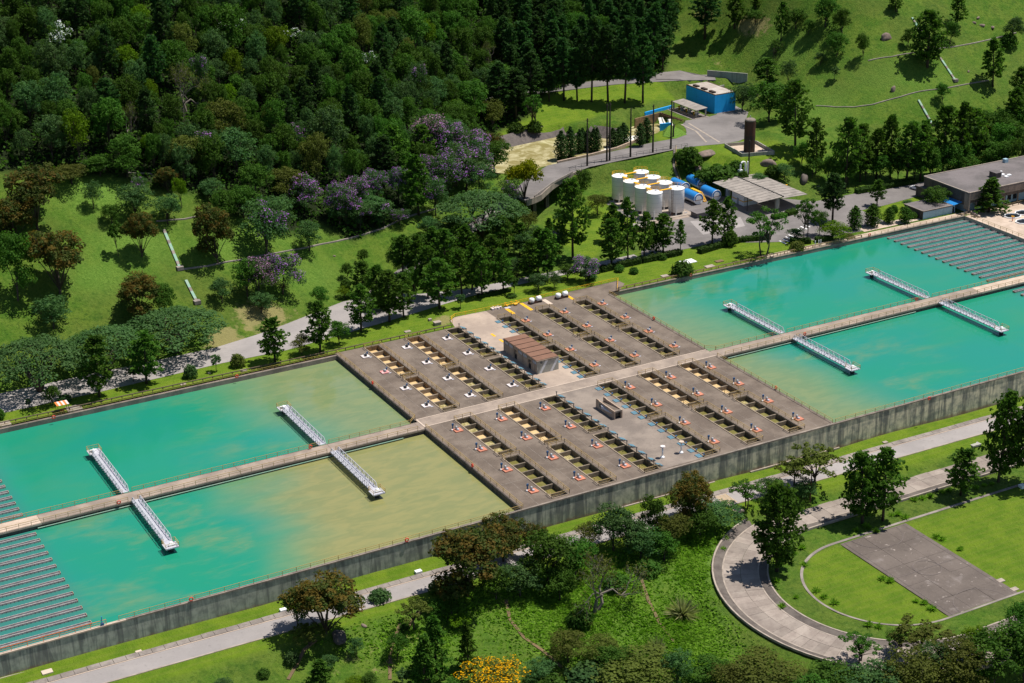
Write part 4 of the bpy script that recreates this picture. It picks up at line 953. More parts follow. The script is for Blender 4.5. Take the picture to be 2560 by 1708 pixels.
# ================================================================ TANK FARM AND BUILDINGS
k = 0
for col_, tu in (('left', 132.3), ('right', 140.7)):
    for row in range(4):
        v = 149.8 + 6.9 * row
        r = thing('storage_tank', 'white upright tank, %s from the front, %s row of the tank farm' % (lanew[row], col_), 'tank', (tu, v, .03), 0, 'white upright storage tanks')
        part('shell', MB().tube([(0, 0, .9), (0, 0, 1.0), (0, 0, 8.5)], [2.35, 2.5, 2.5], 32, False), M['white'], r, True)
        sm_ = MB()
        for z in (2.5, 4.0, 5.5, 7.0): sm_.tube([(0, 0, z), (0, 0, z + .05)], 2.515, 32, False)
        part('shell_seam', sm_, M['steel'], r)
        part('outlet_pipe', MB().tube([(2.2, -1.6, .3), (2.9, -1.9, .3), (2.9, -1.9, .05)], .12, 6), M['yellow'] if row % 2 else M['steel'], r)
        part('roof', MB().tube([(0, 0, 8.46), (0, 0, 8.55), (0, 0, 8.75)], [2.56, 2.56, .3], 32), M['white'], r)
        part('manhole', MB().tube([(.6, .3, 8.5), (.6, .3, 8.95)], .38, 12), M['steel'], r)
        for a in range(6): part('leg', MB().bar((2.1 * math.cos(a * 1.047), 2.1 * math.sin(a * 1.047), 0), (2.1 * math.cos(a * 1.047), 2.1 * math.sin(a * 1.047), 1.0), .22), M['white'], r)
        ring = MB(); n = 14
        for i in range(n):
            a0, a1 = 2 * math.pi * i / n, 2 * math.pi * (i + 1) / n
            if 3.4 < a0 < 6.0: continue
            for z in (9.1, 9.6): ring.bar((2.45 * math.cos(a0), 2.45 * math.sin(a0), z), (2.45 * math.cos(a1), 2.45 * math.sin(a1), z), .06)
            ring.bar((2.45 * math.cos(a0), 2.45 * math.sin(a0), 8.5), (2.45 * math.cos(a0), 2.45 * math.sin(a0), 9.6), .06)
        part('top_railing', ring, M['yellow'], r)
        part('fill_pipe', MB().tube([(-1.6, -2.25, .1), (-1.6, -2.25, 3.0)], .1, 6), M['white'], r)
for row in range(4):
    v = 149.8 + 6.9 * row
    solo('tank_catwalk', MB().bx(134.2, 138.8, v - .4, v + .4, 8.68, 8.8), M['yellow'], 'yellow catwalk across the %s pair of white tanks from the front' % lanew[row], 'catwalk', 'yellow catwalks between white tanks')
    if row < 3: solo('tank_catwalk', MB().bx(131.9, 132.7, v + 2.0, v + 4.9, 8.7, 8.82), M['yellow'], 'yellow catwalk behind the %s tank of the left row' % lanew[row], 'catwalk', 'yellow catwalks between white tanks')
lad = MB(); lad.bar((137.3, 147.6, .05), (137.3, 147.6, 9.2), .09).bar((137.9, 147.6, .05), (137.9, 147.6, 9.2), .09)
for i in range(18): lad.bar((137.3, 147.6, .5 + .5 * i), (137.9, 147.6, .5 + .5 * i), .06)
solo('tank_ladder', lad, M['rust'], 'tall rusty ladder between the two front white tanks', 'ladder')
plinth = MB(); plinth.bx(128.6, 144.4, 146.4, 173.6, .031, .16); struct('tank_plinth', plinth, M['kerb'])
solo('dosing_shed', MB().bx(143.5, 150.5, 142.0, 145.5, .03, 1.5).bx(143.2, 150.8, 141.8, 145.7, 1.5, 1.66), M['roofgrey'], 'low grey shed in front of the right white tank', 'shed')
pitb = thing('dosing_pit', 'low walled pump bay with yellow pipes left of the white tanks', 'pump bay', (122.5, 143.5, 0))
part('wall', MB().bx(-3.5, 3.5, -3, -2.7, -.4, 1.4).bx(-3.5, -3.2, -2.7, 3, -.4, 1.4).bx(3.2, 3.5, -2.7, 3, -.4, 1.4), M['brown'], pitb)
part('roof', MB().bx(-3.6, 3.6, -3.1, 1.0, 1.41, 1.55), M['corrug'], pitb)
for i in range(3): part('pump', MB().tube([(-2 + 2 * i, 1.8, .0), (-2 + 2 * i, 1.8, .9)], .3, 10), M['yellow'], pitb)
def cyltank(px_, py_, lab):
    p_ = onz(px_, py_, 1.9); r = thing('pressure_vessel', lab, 'tank', (p_[0], p_[1], 0), 0, 'blue and white lying tanks')
    L = 7.0; n = 24
    for nm, a0, a1, mt in (('upper_shell', -.25, math.pi + .25, 'tankblue'), ('lower_shell', math.pi + .25, 2 * math.pi - .25, 'white')):
        vs = []; fs = []; m_ = 16
        for i in range(m_ + 1):
            a = a0 + (a1 - a0) * i / m_
            for y in (0, L): vs.append((1.75 * math.cos(a), y, 1.95 + 1.75 * math.sin(a)))
        fs = [(2 * i, 2 * i + 2, 2 * i + 3, 2 * i + 1) for i in range(m_)]
        part(nm, MB().add(vs, fs), M[mt], r, True)
    disc = MB().tube([(0, .02, 1.95), (0, -.12, 1.95)], 1.16, 24); part('end_plate', disc, M['white'], r)
    vs = []; fs = []
    for i in range(17):
        a = -.25 + (math.pi + .5) * i / 16
        for R_ in (1.17, 1.74): vs.append((R_ * math.cos(a), -.03, 1.95 + R_ * math.sin(a)))
    part('end_ring', MB().add(vs, [(2 * i, 2 * i + 1, 2 * i + 3, 2 * i + 2) for i in range(16)]), M['tankblue'], r)
    vs = [(1.74 * math.cos(a), -.02, 1.95 + 1.74 * math.sin(a)) for a in np.linspace(math.pi, 2 * math.pi, 17)]; part('end_face', MB().add(vs, [tuple(range(17))]), M['white'], r)
    part('rim', MB().torus((0, -.03, 1.95), 1.76, .09, 'y', 28), M['white'], r)
    part('end_bar', MB().bx(-1.6, 1.6, -.3, -.15, 1.55, 1.7), M['rust'], r); part('back_plate', MB().tube([(0, L - .05, 1.95), (0, L, 1.95)], 1.74, 24), M['white'], r)
    for y in (1.2, 5.6): part('saddle', MB().bx(-1.3, 1.3, y - .25, y + .25, .03, .6), M['darkconc'], r)
    return r
cyltank(1746.5, 498, 'blue-topped lying tank nearest the white tanks, front pair')
cyltank(1791.5, 489, 'blue-topped lying tank at the right of the front pair')
p_ = onz(1707, 471, 1.9); cyltank(1713.5, 470, 'blue-topped lying tank partly behind the white tanks'); cyltank(1755, 461, 'blue-topped lying tank at the back right, beside the carport')
st_ = MB(); p_ = onz(1763, 505, 0)
for i in range(8): st_.box(p_[0], p_[1] + .35 * i, .25 + .3 * i, .9, .35, .08)
st_.bar((p_[0] - .5, p_[1], .2), (p_[0] - .5, p_[1] + 2.6, 2.6), .1).bar((p_[0] + .5, p_[1], .2), (p_[0] + .5, p_[1] + 2.6, 2.6), .1).bx(p_[0] - .5, p_[0] + .5, p_[1] + 2.6, p_[1] + 8, 2.5, 2.65)
solo('access_stair', st_, M['yellow'], 'yellow access stair between the blue lying tanks', 'stair')

# ---- carport with corrugated double roof
cp = thing('carport', 'open shed with two grey corrugated roofs beside the yard', 'shed', (168, 146, 0))
def slope(x0, x1, z0, z1, y0, y1, nme):
    n = 22; w_ = (y1 - y0) / n
    for i in range(n):
        y = y0 + i * w_; m_ = MB(); zz = .06 * (i % 2)
        m_.add([(x0, y, z0 + zz), (x1, y, z1 + zz), (x1, y + w_ * .96, z1 + zz), (x0, y + w_ * .96, z0 + zz), (x0, y, z0 - .12), (x1, y, z1 - .12), (x1, y + w_ * .96, z1 - .12), (x0, y + w_ * .96, z0 - .12)],
               [(0, 1, 2, 3), (7, 6, 5, 4), (0, 4, 5, 1), (1, 5, 6, 2), (2, 6, 7, 3), (3, 7, 4, 0)])
        part(nme, m_, M['white'] if nme == 'roof_sheet' and x0 > 5 and i == 1 else M['corrug'], cp)
slope(-7.0, 2.6, 4.7, 5.1, -12.6, 12.6, 'roof_sheet'); slope(2.75, 12.4, 4.6, 4.3, -12.6, 14.0, 'roof_sheet')
rb_ = MB()
for i in range(28): rb_.bx(2.45, 2.85, -12.7 + .95 * i, -12.7 + .95 * i + .55, 4.9, 5.32)
part('ridge_cap', rb_, M['dark'], cp)
for x, y in ((1.2, -11.5), (1.2, 0), (1.2, 12), (10.5, 0), (10.5, 12)): part('pillar', MB().bx(x - .7, x + .7, y - .3, y + .3, .0, 4.4), M['paleconc'], cp)
for y in (-6, 6): part('post', MB().bar((-6.5, y, 0), (-6.5, y, 4.6), .18), M['dark'], cp)
hut2 = thing('chlorine_hut', 'white hut with orange band under the carport roof', 'hut', (165.5, 147.6, 0)); part('wall', MB().bx(-2.2, 3.4, -3.2, 3.2, .01, 3.4), M['white'], hut2); part('orange_band', MB().bx(-2.22, 3.42, -3.22, 3.22, 1.35, 1.65), M['yellow'], hut2); part('door', MB().bx(-2.26, -2.21, -.6, .4, .02, 2.1), M['motor'], hut2)
solo('white_tank_post', MB().tube([(0, 0, 0), (0, 0, 4.6)], .9, 16), M['white'], 'slim white tank at the left corner of the carport', 'tank').location = tuple(onz(1819, 490)[:2]) + (0,)
r = thing('duct', 'white bent ducts above the back of the carport', 'duct', tuple(onz(1862, 455, 2)[:2]) + (0,))
part('pipe', MB().tube([(0, 0, 0), (0, 0, 8.2)], .3, 10), M['white'], r); part('pipe', MB().tube([(.9, 0, 0), (.9, 0, 9.0)], .25, 10), M['white'], r)
part('elbow', MB().tube([(0, 0, 8.2), (-.3, 0, 8.9), (-1.0, 0, 9.2), (-1.7, 0, 8.9), (-2.0, 0, 8.2), (-2.0, 0, 6.6)], .3, 10), M['white'], r); part('fan_box', MB().bx(-2.6, -1.4, -.6, .6, 5.4, 6.6), M['white'], r)
p_ = onz(1965, 492); r = thing('warning_lamp', 'yellow lamp on a thin post by the carport', 'lamp', (p_[0], p_[1], 0)); part('post', MB().bar((0, 0, 0), (0, 0, 3.6), .1), M['orange'], r); part('head', MB().tube([(0, 0, 3.4), (0, 0, 4.1)], [.28, .36], 10), M['yellow'], r)
p_ = onz(2012, 480); solo('yard_wall', MB().bx(-.6, 6.0, -.2, .2, 0, 1.1), M['kerb'], 'low pale wall under the boulder beyond the carport', 'wall').location = (p_[0], p_[1], 0)

# ---- office block at right
ob_ = thing('office_block', 'flat-roofed dark concrete office block at the right edge', 'building', (219, 101, 0))
part('roof', MB().prism([(0, 0), (25, 0), (25, -7), (60, -7), (60, 21), (0, 21)], 6.55, 7.0), M['roofgrey'], ob_)
pr = MB()
for a_, b_ in (((0, 0), (25, 0)), ((0, 0), (0, 21)), ((0, 21), (60, 21)), ((25, 0), (25, -7)), ((25, -7), (60, -7))): pr.bar((*a_, 7.08), (*b_, 7.08), .35, .22)
part('parapet', pr, M['kerb'], ob_)
part('upper_wall', MB().bx(.05, 60, .1, .4, 4.4, 6.54).bx(.05, .35, .4, 20.9, 2.6, 6.54).bx(.35, 60, 20.6, 20.9, 0, 6.54).bx(25.05, 25.35, -6.9, .1, 4.4, 6.54).bx(25.35, 60, -6.95, -6.65, 4.4, 6.54), M['darkconc'], ob_)
for k in range(9): part('wall_panel', MB().bx(.3 + 2.75 * k, .3 + 2.75 * k + 2.68, .02, .1, 4.45, 6.5), M['coping'], ob_)
part('lower_wall', MB().bx(1.2, 60, 2.2, 2.5, 0, 4.4).bx(1.2, 1.5, 2.5, 20.6, 0, 2.6), M['lightblue'], ob_)
part('corner_fin', MB().bx(.0, .5, -.25, 1.9, 1.3, 6.5), M['coping'], ob_)
part('slab_band', MB().bx(.4, 25, .42, 2.2, 3.3, 4.38), M['darkconc'], ob_)
for k in range(7): part('window', MB().bx(7 + 2.4 * k, 8.5 + 2.4 * k, 2.1, 2.2, .9, 2.9), M['glass'], ob_)
for x in (4, 10, 16, 22): part('column', MB().bx(x - .2, x + .2, .5, .9, 0, 3.3), M['coping'], ob_)
rf = part('roof_cabin', MB().bx(18, 20.4, 7.2, 10.2, 7.0, 8.7), M['darkconc'], ob_); sub('cabin_roof', MB().bx(17.8, 20.6, 7.0, 10.4, 8.7, 8.85), M['roofgrey'], rf)
part('roof_pipe', MB().tube([(21.2, 8.2, 7), (21.2, 8.2, 8.8)], .35, 10), M['white'], ob_)
for x, y in ((22.8, 9.0), (24.2, 7.6), (22.2, 6.8)): part('skylight', MB().bx(x - .65, x + .65, y - .55, y + .55, 7.0, 7.3), M['white'], ob_)
part('roof_unit', MB().bx(33, 34.4, 18.5, 19.8, 7, 8.2), M['lightblue'], ob_)
an = thing('annex', 'low flat-roofed annex with pale blue front wall, before the office block', 'building', (203.4, 104.2, 0))
part('wall', MB().bx(0, 13.2, 0, 8.6, 0, 2.5), M['lightblue'], an); part('roof', MB().bx(-.25, 13.4, -.25, 8.9, 2.5, 2.8), M['roofgrey'], an); part('side_wall', MB().bx(-.06, -.005, .0, 8.6, 0, 2.5), M['darkconc'], an); part('door', MB().bx(12.2, 12.9, -.06, -.005, 0, 2.1), M['glass'], an)
part('roof_edge', MB().bar((-.25, -.25, 2.85), (13.4, -.25, 2.85), .2, .12).bar((-.25, -.25, 2.85), (-.25, 8.9, 2.85), .2, .12), M['kerb'], an)
p_ = onz(2311, 497); gb = thing('gatehouse', 'small dark flat-roofed lobby at the left of the office block', 'lobby', (p_[0] + 1.5, p_[1] + 2, 0)); part('wall', MB().bx(-1.8, 1.8, -2, 2, 0, 3.4), M['darkconc'], gb); part('roof', MB().bx(-2.1, 2.1, -2.3, 2.3, 3.4, 3.65), M['roofgrey'], gb)
aw = thing('blue_awning', 'dark blue awning under the office block corner', 'awning', (216.9, 107.5, 0)); part('canopy', MB().add([(-1.6, -4, 2.9), (2.0, -4, 3.4), (2.0, 5, 3.4), (-1.6, 5, 2.9), (-1.6, -4, 2.8), (2, -4, 3.3), (2, 5, 3.3), (-1.6, 5, 2.8)], [(0, 1, 2, 3), (7, 6, 5, 4), (0, 4, 5, 1), (3, 2, 6, 7), (0, 3, 7, 4)]), M['tankblue'], aw)
for y in (-3.6, 4.6): part('post', MB().bar((-1.4, y, 0), (-1.4, y, 2.8), .1), M['dark'], aw)
# ---- white car
p_ = onz(2289, 474); car = thing('parked_car', 'white hatchback parked by the hedge near the office block', 'car', (p_[0], p_[1], .02), math.radians(100))
prof = [(-2.0, .35), (-2.02, .8), (-1.9, 1.0), (-1.55, 1.08), (-1.25, 1.44), (-.2, 1.5), (.45, 1.42), (1.05, 1.0), (1.8, .88), (2.02, .7), (2.0, .35)]
def carbody(w_, pts): 
    n = len(pts); vs = [(x, -w_ * (1 if z < 1.02 else .82), z) for x, z in pts] + [(x, w_ * (1 if z < 1.02 else .82), z) for x, z in pts]
    return MB().add(vs, [tuple(range(n)), tuple(range(2 * n - 1, n - 1, -1))] + [(k, n + k, n + (k + 1) % n, (k + 1) % n) for k in range(n)])
part('body', carbody(.86, prof), mat('car_white', (.78, .78, .78), .25, 0, .5), car)
part('rear_window', MB().add([(-1.57, -.62, 1.12), (-1.57, .62, 1.12), (-1.3, .6, 1.41), (-1.3, -.6, 1.41)], [(0, 1, 2, 3)]), M['glass'], car)
part('windscreen', MB().add([(.99, -.66, 1.06), (.99, .66, 1.06), (.5, .62, 1.4), (.5, -.62, 1.4)], [(3, 2, 1, 0)]), M['glass'], car)
for s in (-1, 1):
    part('side_window', MB().add([(-1.2, s * .79, 1.08), (.7, s * .79, 1.08), (.3, s * .735, 1.4), (-1.1, s * .735, 1.43)], [(0, 1, 2, 3)]), M['glass'], car)
    part('tail_light', MB().box(-2.02, s * .66, .88, .06, .22, .2), M['red'], car)
    part('headlight', MB().box(1.96, s * .6, .76, .1, .34, .14), M['steel'], car)
    for x in (-1.25, 1.3):
        w_ = part('wheel', MB().tube([(x, s * .72, .32), (x, s * .9, .32)], .32, 14), M['dark'], car); sub('rim', MB().tube([(x, s * .9, .32), (x, s * .91, .32)], .2, 10), M['steel'], w_)

# ---- upper terrace: intake channel, gates, blue house, rusty surge tank
CZ = 4.6
struct('channel_water', MB().add([(98, 196, CZ), (112, 197, CZ), (124, 197, CZ), (150, 200.5, CZ), (170, 211, CZ), (177, 214, CZ), (186, 218.5, CZ), (186, 229, CZ), (176, 231, CZ), (166, 221, CZ), (158, 226, CZ), (146, 233, CZ), (122, 230, CZ), (100, 224, CZ)], [tuple(range(14))]), M['silt'])
emb = MB(); lo_ = [(112, 229), (122.5, 229.6), (134, 232), (145, 233), (152, 229.5), (157.5, 223.5), (161, 217.5)]; hi_ = [(110, 233), (122, 234.4), (134, 237), (146.5, 238.2), (155.5, 233.5), (160.5, 226.5), (164.5, 219.5)]
vs = [(x, y, CZ - .3) for x, y in lo_] + [(x, y, 7.9) for x, y in hi_]; n = len(lo_); emb.add(vs, [(k, k + 1, n + k + 1, n + k) for k in range(n - 1)])
struct('channel_embankment', emb, worn('stone_pitching', (.085, .072, .066), (.12, .10, .092), .5, streak=(.15, .125, .11)))
cw = thing('channel_wall', 'buff concrete wall along the near side of the rushing channel', 'wall', (0, 0, 0))
wl2 = [(124, 196.4), (138, 198.0), (150, 200.2), (160, 204.5), (170, 210.5)]
for a_, b_ in zip(wl2[:-1], wl2[1:]): part('panel', MB().bar((*a_, 6.3), (*b_, 6.3), .5, 3.7), M['buff'], cw)
foam = MB(); fo = [(138, 201), (150, 203), (162, 208.5), (172, 214), (174, 220), (168, 222), (160, 216), (150, 210), (140, 207)]
struct('foam_patch', foam.add([(x, y, CZ + .03 + .05 * math.sin(x)) for x, y in fo], [tuple(range(len(fo)))]), M['foam'])
wh = thing('gate_headwall', 'brown concrete spillway headwall with falling white water', 'spillway', (0, 0, 0))
a1, a2 = onz(1587, 297, 8.2), onz(1650, 281, 8.2); a3 = onz(1706, 300, 8.2)
part('wall', MB().bar((a1[0], a1[1], 6.4), (a2[0], a2[1], 6.4), .5, 3.6).bar((a2[0], a2[1], 6.4), (a3[0], a3[1], 6.4), .5, 3.6), M['pitwarm'], wh)
for fx, fy in ((1650, 300), (1673, 304)):
    c_ = onz(fx, fy, 6.6); part('falling_water', MB().add([(c_[0] - .9, c_[1], 7.6), (c_[0] + .9, c_[1] - .3, 7.6), (c_[0] + 1.0, c_[1] - 1.6, 6.4), (c_[0] - 1.1, c_[1] - 1.2, 6.4), (c_[0] + .6, c_[1] - 4.6, CZ + .1), (c_[0] - 2.6, c_[1] - 4.2, CZ + .1)], [(0, 1, 2, 3), (3, 2, 4, 5)]), M['foam'], wh)
b1, b2 = onz(1650, 315, 7.2), onz(1680, 312, 7.2)
solo('blue_training_wall', MB().bar((b1[0], b1[1], 6.5), (b2[0], b2[1], 6.5), .5, 3.0), M['blue'], 'short blue wall beside the falling water', 'wall')
b1, b2 = onz(1612, 284, 8.6), onz(1680, 266, 8.6)
solo('blue_parapet', MB().bar((b1[0], b1[1], 8.4), (b2[0], b2[1], 8.4), .5, 1.3), M['blue'], 'long blue parapet behind the spillway', 'parapet')
rl = MB(); c1, c2 = onz(1655, 283, 9.0), onz(1712, 301, 9.0)
for z in (8.4, 9.0): rl.bar((c1[0], c1[1], z), (c2[0], c2[1], z), .14)
for i in range(7): q_ = np.array(c1) + (np.array(c2) - c1) * i / 6; rl.bar((q_[0], q_[1], 7.8), (q_[0], q_[1], 9.1), .12)
solo('spillway_railing', rl, M['rust'], 'rust-red railing on top of the spillway', 'railing')
bs_ = thing('blue_house', 'big windowless bright blue house with flat stained roof', 'building', (0, 0, 0)); c0 = onz(1786, 284.5, 8.0); gx, gy = c0[0], c0[1]
part('wall', MB().bx(gx, gx + 9.4, gy, gy + 18.5, 7.5, 14.8), M['blue'], bs_)
part('roof', MB().bx(gx + .2, gx + 9.2, gy + .2, gy + 18.3, 14.8, 14.95), worn('stained_roof', (.34, .29, .25), (.44, .40, .36), .35, fine=(.2, .13, .09)), bs_)
part('parapet', MB().bx(gx, gx + .25, gy, gy + 18.5, 14.801, 15.15).bx(gx + .25, gx + 9.4, gy, gy + .25, 14.801, 15.1).bx(gx + 9.15, gx + 9.4, gy + .25, gy + 18.5, 14.801, 15.1), M['soil'], bs_)
for k in range(3): part('roof_hatch', MB().bx(gx + 1.0, gx + 2.2, gy + 2.5 + 5.2 * k, gy + 5.4 + 5.2 * k, 14.951, 15.5), M['rustdark'], bs_)
sh = thing('gate_shed', 'open shed with grey roof over gate machinery before the blue house', 'shed', (gx - 7.0, gy - 2.0, 8.0))
part('roof', MB().add([(-2.6, 0, 3.0), (2.4, 0, 3.4), (2.4, 15.5, 3.4), (-2.6, 15.5, 3.0), (-2.6, 0, 2.85), (2.4, 0, 3.2), (2.4, 15.5, 3.2), (-2.6, 15.5, 2.85)], [(0, 1, 2, 3), (7, 6, 5, 4), (0, 4, 5, 1), (1, 5, 6, 2), (2, 6, 7, 3), (3, 7, 4, 0)]), M['corrug'], sh)
for k in range(4):
    for x in (-2.2, 2.0): part('pillar', MB().bx(x - .2, x + .2, .4 + 4.8 * k, .8 + 4.8 * k, 0, 2.85), M['paleconc'], sh)
for k in range(6): part('gate_motor', MB().tube([(-.6, 1.8 + 2.4 * k, 0), (-.6, 1.8 + 2.4 * k, 1.3)], .3, 8).tube([(-1.2, 1.8 + 2.4 * k, 1.2), (.2, 1.8 + 2.4 * k, 1.2)], .22, 8), M['yellow'] if k % 2 else M['motor'], sh)
part('floor', MB().bx(-4.5, 2.8, -.8, 16.2, -.6, .06), M['oldconc'], sh)
fr = MB()
for z in (.55, 1.05): fr.bar((-3.6, -.5, z), (-3.6, 15.8, z), .09).bar((-3.6, -.5, z), (2.6, -.5, z), .09)
for k in range(8): fr.bar((-3.6, -.5 + 2.3 * k, 0), (-3.6, -.5 + 2.3 * k, 1.1), .1)
part('railing', fr, M['brownrail'], sh)
isl = MB(); iz = [(175.4, 209.6), (182, 214.4), (181.3, 206), (179.8, 201), (173.2, 198.6), (171.2, 203.5)]; c_ = np.mean(iz, 0)
isl.add([(x, y, 8.06) for x, y in iz] + [(c_[0], c_[1] + 3.5, 9.6)], [(k, (k + 1) % 6, 6) for k in range(6)]); struct('grass_island', isl, M['grass'])
sv = thing('surge_tank', 'tall rusty upright steel tank inside a low walled yard', 'tank', (185.6, 172.2, 7.98))
part('lower_shell', MB().tube([(0, 0, 0), (0, 0, 6.0)], 1.9, 28, False), M['rustdark'], sv, True); part('shell', MB().tube([(0, 0, 6.0), (0, 0, 10.9)], 1.9, 28, False), M['rust'], sv, True)
part('dome', MB().tube([(0, 0, 10.9), (0, 0, 11.4), (0, 0, 11.75), (0, 0, 11.9)], [1.9, 1.75, 1.1, .2], 28), M['coping'], sv, True); part('vent_pipe', MB().tube([(0, 0, 11.8), (0, 0, 12.7)], .12, 8), M['steel'], sv)
bw = thing('bund_wall', 'low grey wall enclosing the rusty tank yard', 'wall', (0, 0, 0)); bq = [(182.2, 181.6), (180.0, 168.6), (191.0, 165.4), (193.4, 178.6)]
for a_, b_ in zip(bq, bq[1:] + bq[:1]): part('panel', MB().bar((*a_, 8.4), (*b_, 8.4), .3, 1.5), M['paleconc'], bw)
sheet('bund_floor', bq, 8.03, M['palecoping'])
# bridge of the terrace road over the gully
br = thing('road_bridge', 'curved concrete road bridge edge with dark void below', 'bridge', (0, 0, 0)); be = [(94, 164.5), (97.5, 165.6), (100.8, 167.2), (105, 171), (109.3, 174.8), (115, 179), (121.3, 181.8), (126, 184)]
gm = MB()
for a_, b_ in zip(be[:-1], be[1:]): gm.bar((*a_, 7.3), (*b_, 7.3), .45, 1.9)
part('girder', gm, M['coping'], br); part('parapet', MB().bar((97.5, 165.6, 8.5), (109.3, 174.8, 8.5), .25, .7).bar((109.3, 174.8, 8.5), (121.3, 181.8, 8.5), .25, .7), M['oldconc'], br)
part('deck_slab', MB().prism([(94, 165), (101, 167.6), (109.5, 175.2), (121.5, 182.2), (119, 193.5), (107, 186), (98, 178), (93, 171)], 7.3, 7.99), M['asphalt'], br)
for x, y in ((99.5, 169.5), (108.5, 177)): part('pier', MB().bx(x - .6, x + .6, y - .6, y + .6, -1, 7.3), M['darkconc'], br)
# low wall and concrete retaining wall of the upper yard
w1, w2 = onz(1768, 196, 15.0), onz(1869, 205, 15.0)
rw = thing('retaining_wall', 'grey concrete retaining wall behind the blue house', 'wall', (0, 0, 0)); W1 = at(1768, 191); W2 = at(1868, 203)
for i in range(6):
    a_ = W1 + (W2 - W1) * i / 6; b_ = W1 + (W2 - W1) * (i + 1) / 6; part('panel', MB().bar((a_[0], a_[1], W1[2] + .4), (b_[0], b_[1], W1[2] + .4), .4, 4.0), M['paleconc'], rw)
s0 = onz(1822, 206, 12.5); solo('yard_screen_wall', MB().bx(gx + 9.8, gx + 10.2, gy + 6, gy + 14, 7.5, 14.5).bx(gx + 10.2, gx + 14, gy + 13.6, gy + 14, 7.5, 14.0), M['paleconc'], 'tall grey wall behind the right corner of the blue house', 'wall')
ypad = [at(1640, 184), at(1700, 178), at(1768, 192), at(1800, 208), at(1760, 215), at(1700, 200), at(1640, 200)]
struct('upper_yard', MB().add([(q_[0], q_[1], hz(q_[0], q_[1]) + .25) for q_ in ypad], [tuple(range(7))]), M['asphalt'])
# poles
pol = [(1468, 415, 302, 0), (1517, 404, 268, 0), (1524, 402, 265, 0), (1576, 393, 277, 0), (1632, 382, 268, 0), (1677, 373, 258, 0), (1683, 344, 312, 1), (1871, 436, 355, 0)]
for k, (bx_, by_, ty_, tilt) in enumerate(pol):
    g_ = at(bx_, by_); H = (by_ - ty_) / (ppm(g_) * .924)
    lab = ['dark wooden pole, leftmost of the row along the terrace road', 'left pole of a close pair along the terrace road', 'right pole of a close pair along the terrace road', 'dark pole between the pair and the cypress end, terrace road',
           'dark pole, second from right along the terrace road', 'dark pole, rightmost beside the green island', 'short forked dark pole by the green island', 'tall ivy-dark pole behind the carport'][k]
    r = thing('utility_pole', lab, 'pole', tuple(g_), 0, 'dark wooden utility poles'); part('shaft', MB().tube([(0, 0, -.5), (0, 0, H)], [.34, .2], 8), M['wood'], r)
    if k not in (6,): part('cross_arm', MB().bar((-.6, 0, H - .6), (.6, 0, H - .6), .12), M['wood'], r)
    else: part('fork', MB().tube([(0, 0, H * .55), (.9, .3, H * .95)], [.22, .12], 6), M['wood'], r)
g_ = at(2025, 1256); r = thing('utility_pole', 'thin brown pole among the trees below the outer wall', 'pole', tuple(g_), 0, 'dark wooden utility poles'); part('shaft', MB().tube([(0, 0, -.5), (0, 0, 9.2)], [.17, .11], 8), M['rust'], r); part('cross_arm', MB().bar((-.5, 0, 8.7), (.5, 0, 8.7), .1), M['wood'], r)
fn = [(122, 184.9, 8.0), (130, 187.0, 8.0), (147.5, 187.9, 8.0), (164, 188.6, 8.0), (171, 188, 8.0)]
railing('terrace_fence', 'thin dark wire fence along the terrace road', [(x, y, 8.0) for x, y, z in fn], mat_=M['dark'], h=1.3, step=2.8, w=.06)
# hillside stair
stp = [at(1686, 372), at(1685, 418), at(1698, 458)]; sm = MB(); hr = MB()
for a_, b_ in zip(stp[:-1], stp[1:]):
    n = 14
    for i in range(n): q_ = a_ + (b_ - a_) * i / n; sm.box(q_[0], q_[1], hz(q_[0], q_[1]) + .12, 1.2, .5, .3, .6)
    hr.bar((a_[0] + .7, a_[1], a_[2] + 1.0), (b_[0] + .7, b_[1], b_[2] + 1.0), .12)
r = thing('hillside_stair', 'long narrow stair with ochre handrail down the bank to the tanks', 'stair'); part('steps', sm, M['oldconc'], r); part('handrail', hr, M['rail'], r)
# stepped drains with pale green edges
for k, (tp_, bt_, lab) in enumerate((((410, 577), (450, 673), 'pale green stepped drain high on the left grass slope'), ((465, 703), (493, 758), 'pale green stepped drain low on the left grass slope'), ((2280, 46), (2302, 82), 'green stepped drain at the top of the right hill'),
        ((2350, 146), (2388, 203), 'green stepped drain right of the big hillside pine'), ((2296, 252), (2330, 312), 'green stepped drain low on the right hill'))):
    A_, B_ = at(*tp_), at(*bt_); r = thing('stepped_drain', lab, 'drain', tuple(A_), 0, 'stepped drains on the slopes'); n = max(6, int(np.linalg.norm(B_ - A_) / 1.3))
    for i in range(n):
        q_ = A_ + (B_ - A_) * i / n; q2 = A_ + (B_ - A_) * (i + 1) / n; z = max(hz(q_[0], q_[1]), hz(q2[0], q2[1]))
        part('step', MB().bar((q_[0] - A_[0], q_[1] - A_[1], z - A_[2] + .22), (q2[0] - A_[0], q2[1] - A_[1], hz(q2[0], q2[1]) - A_[2] + .22), .75, .5), M['greenpvc'] if (i + k) % 3 else M['oldconc'], r)
    part('collector_box', MB().box(B_[0] - A_[0], B_[1] - A_[1], B_[2] - A_[2] + .3, 1.8, 1.5, 1.0), M['oldconc'], r)
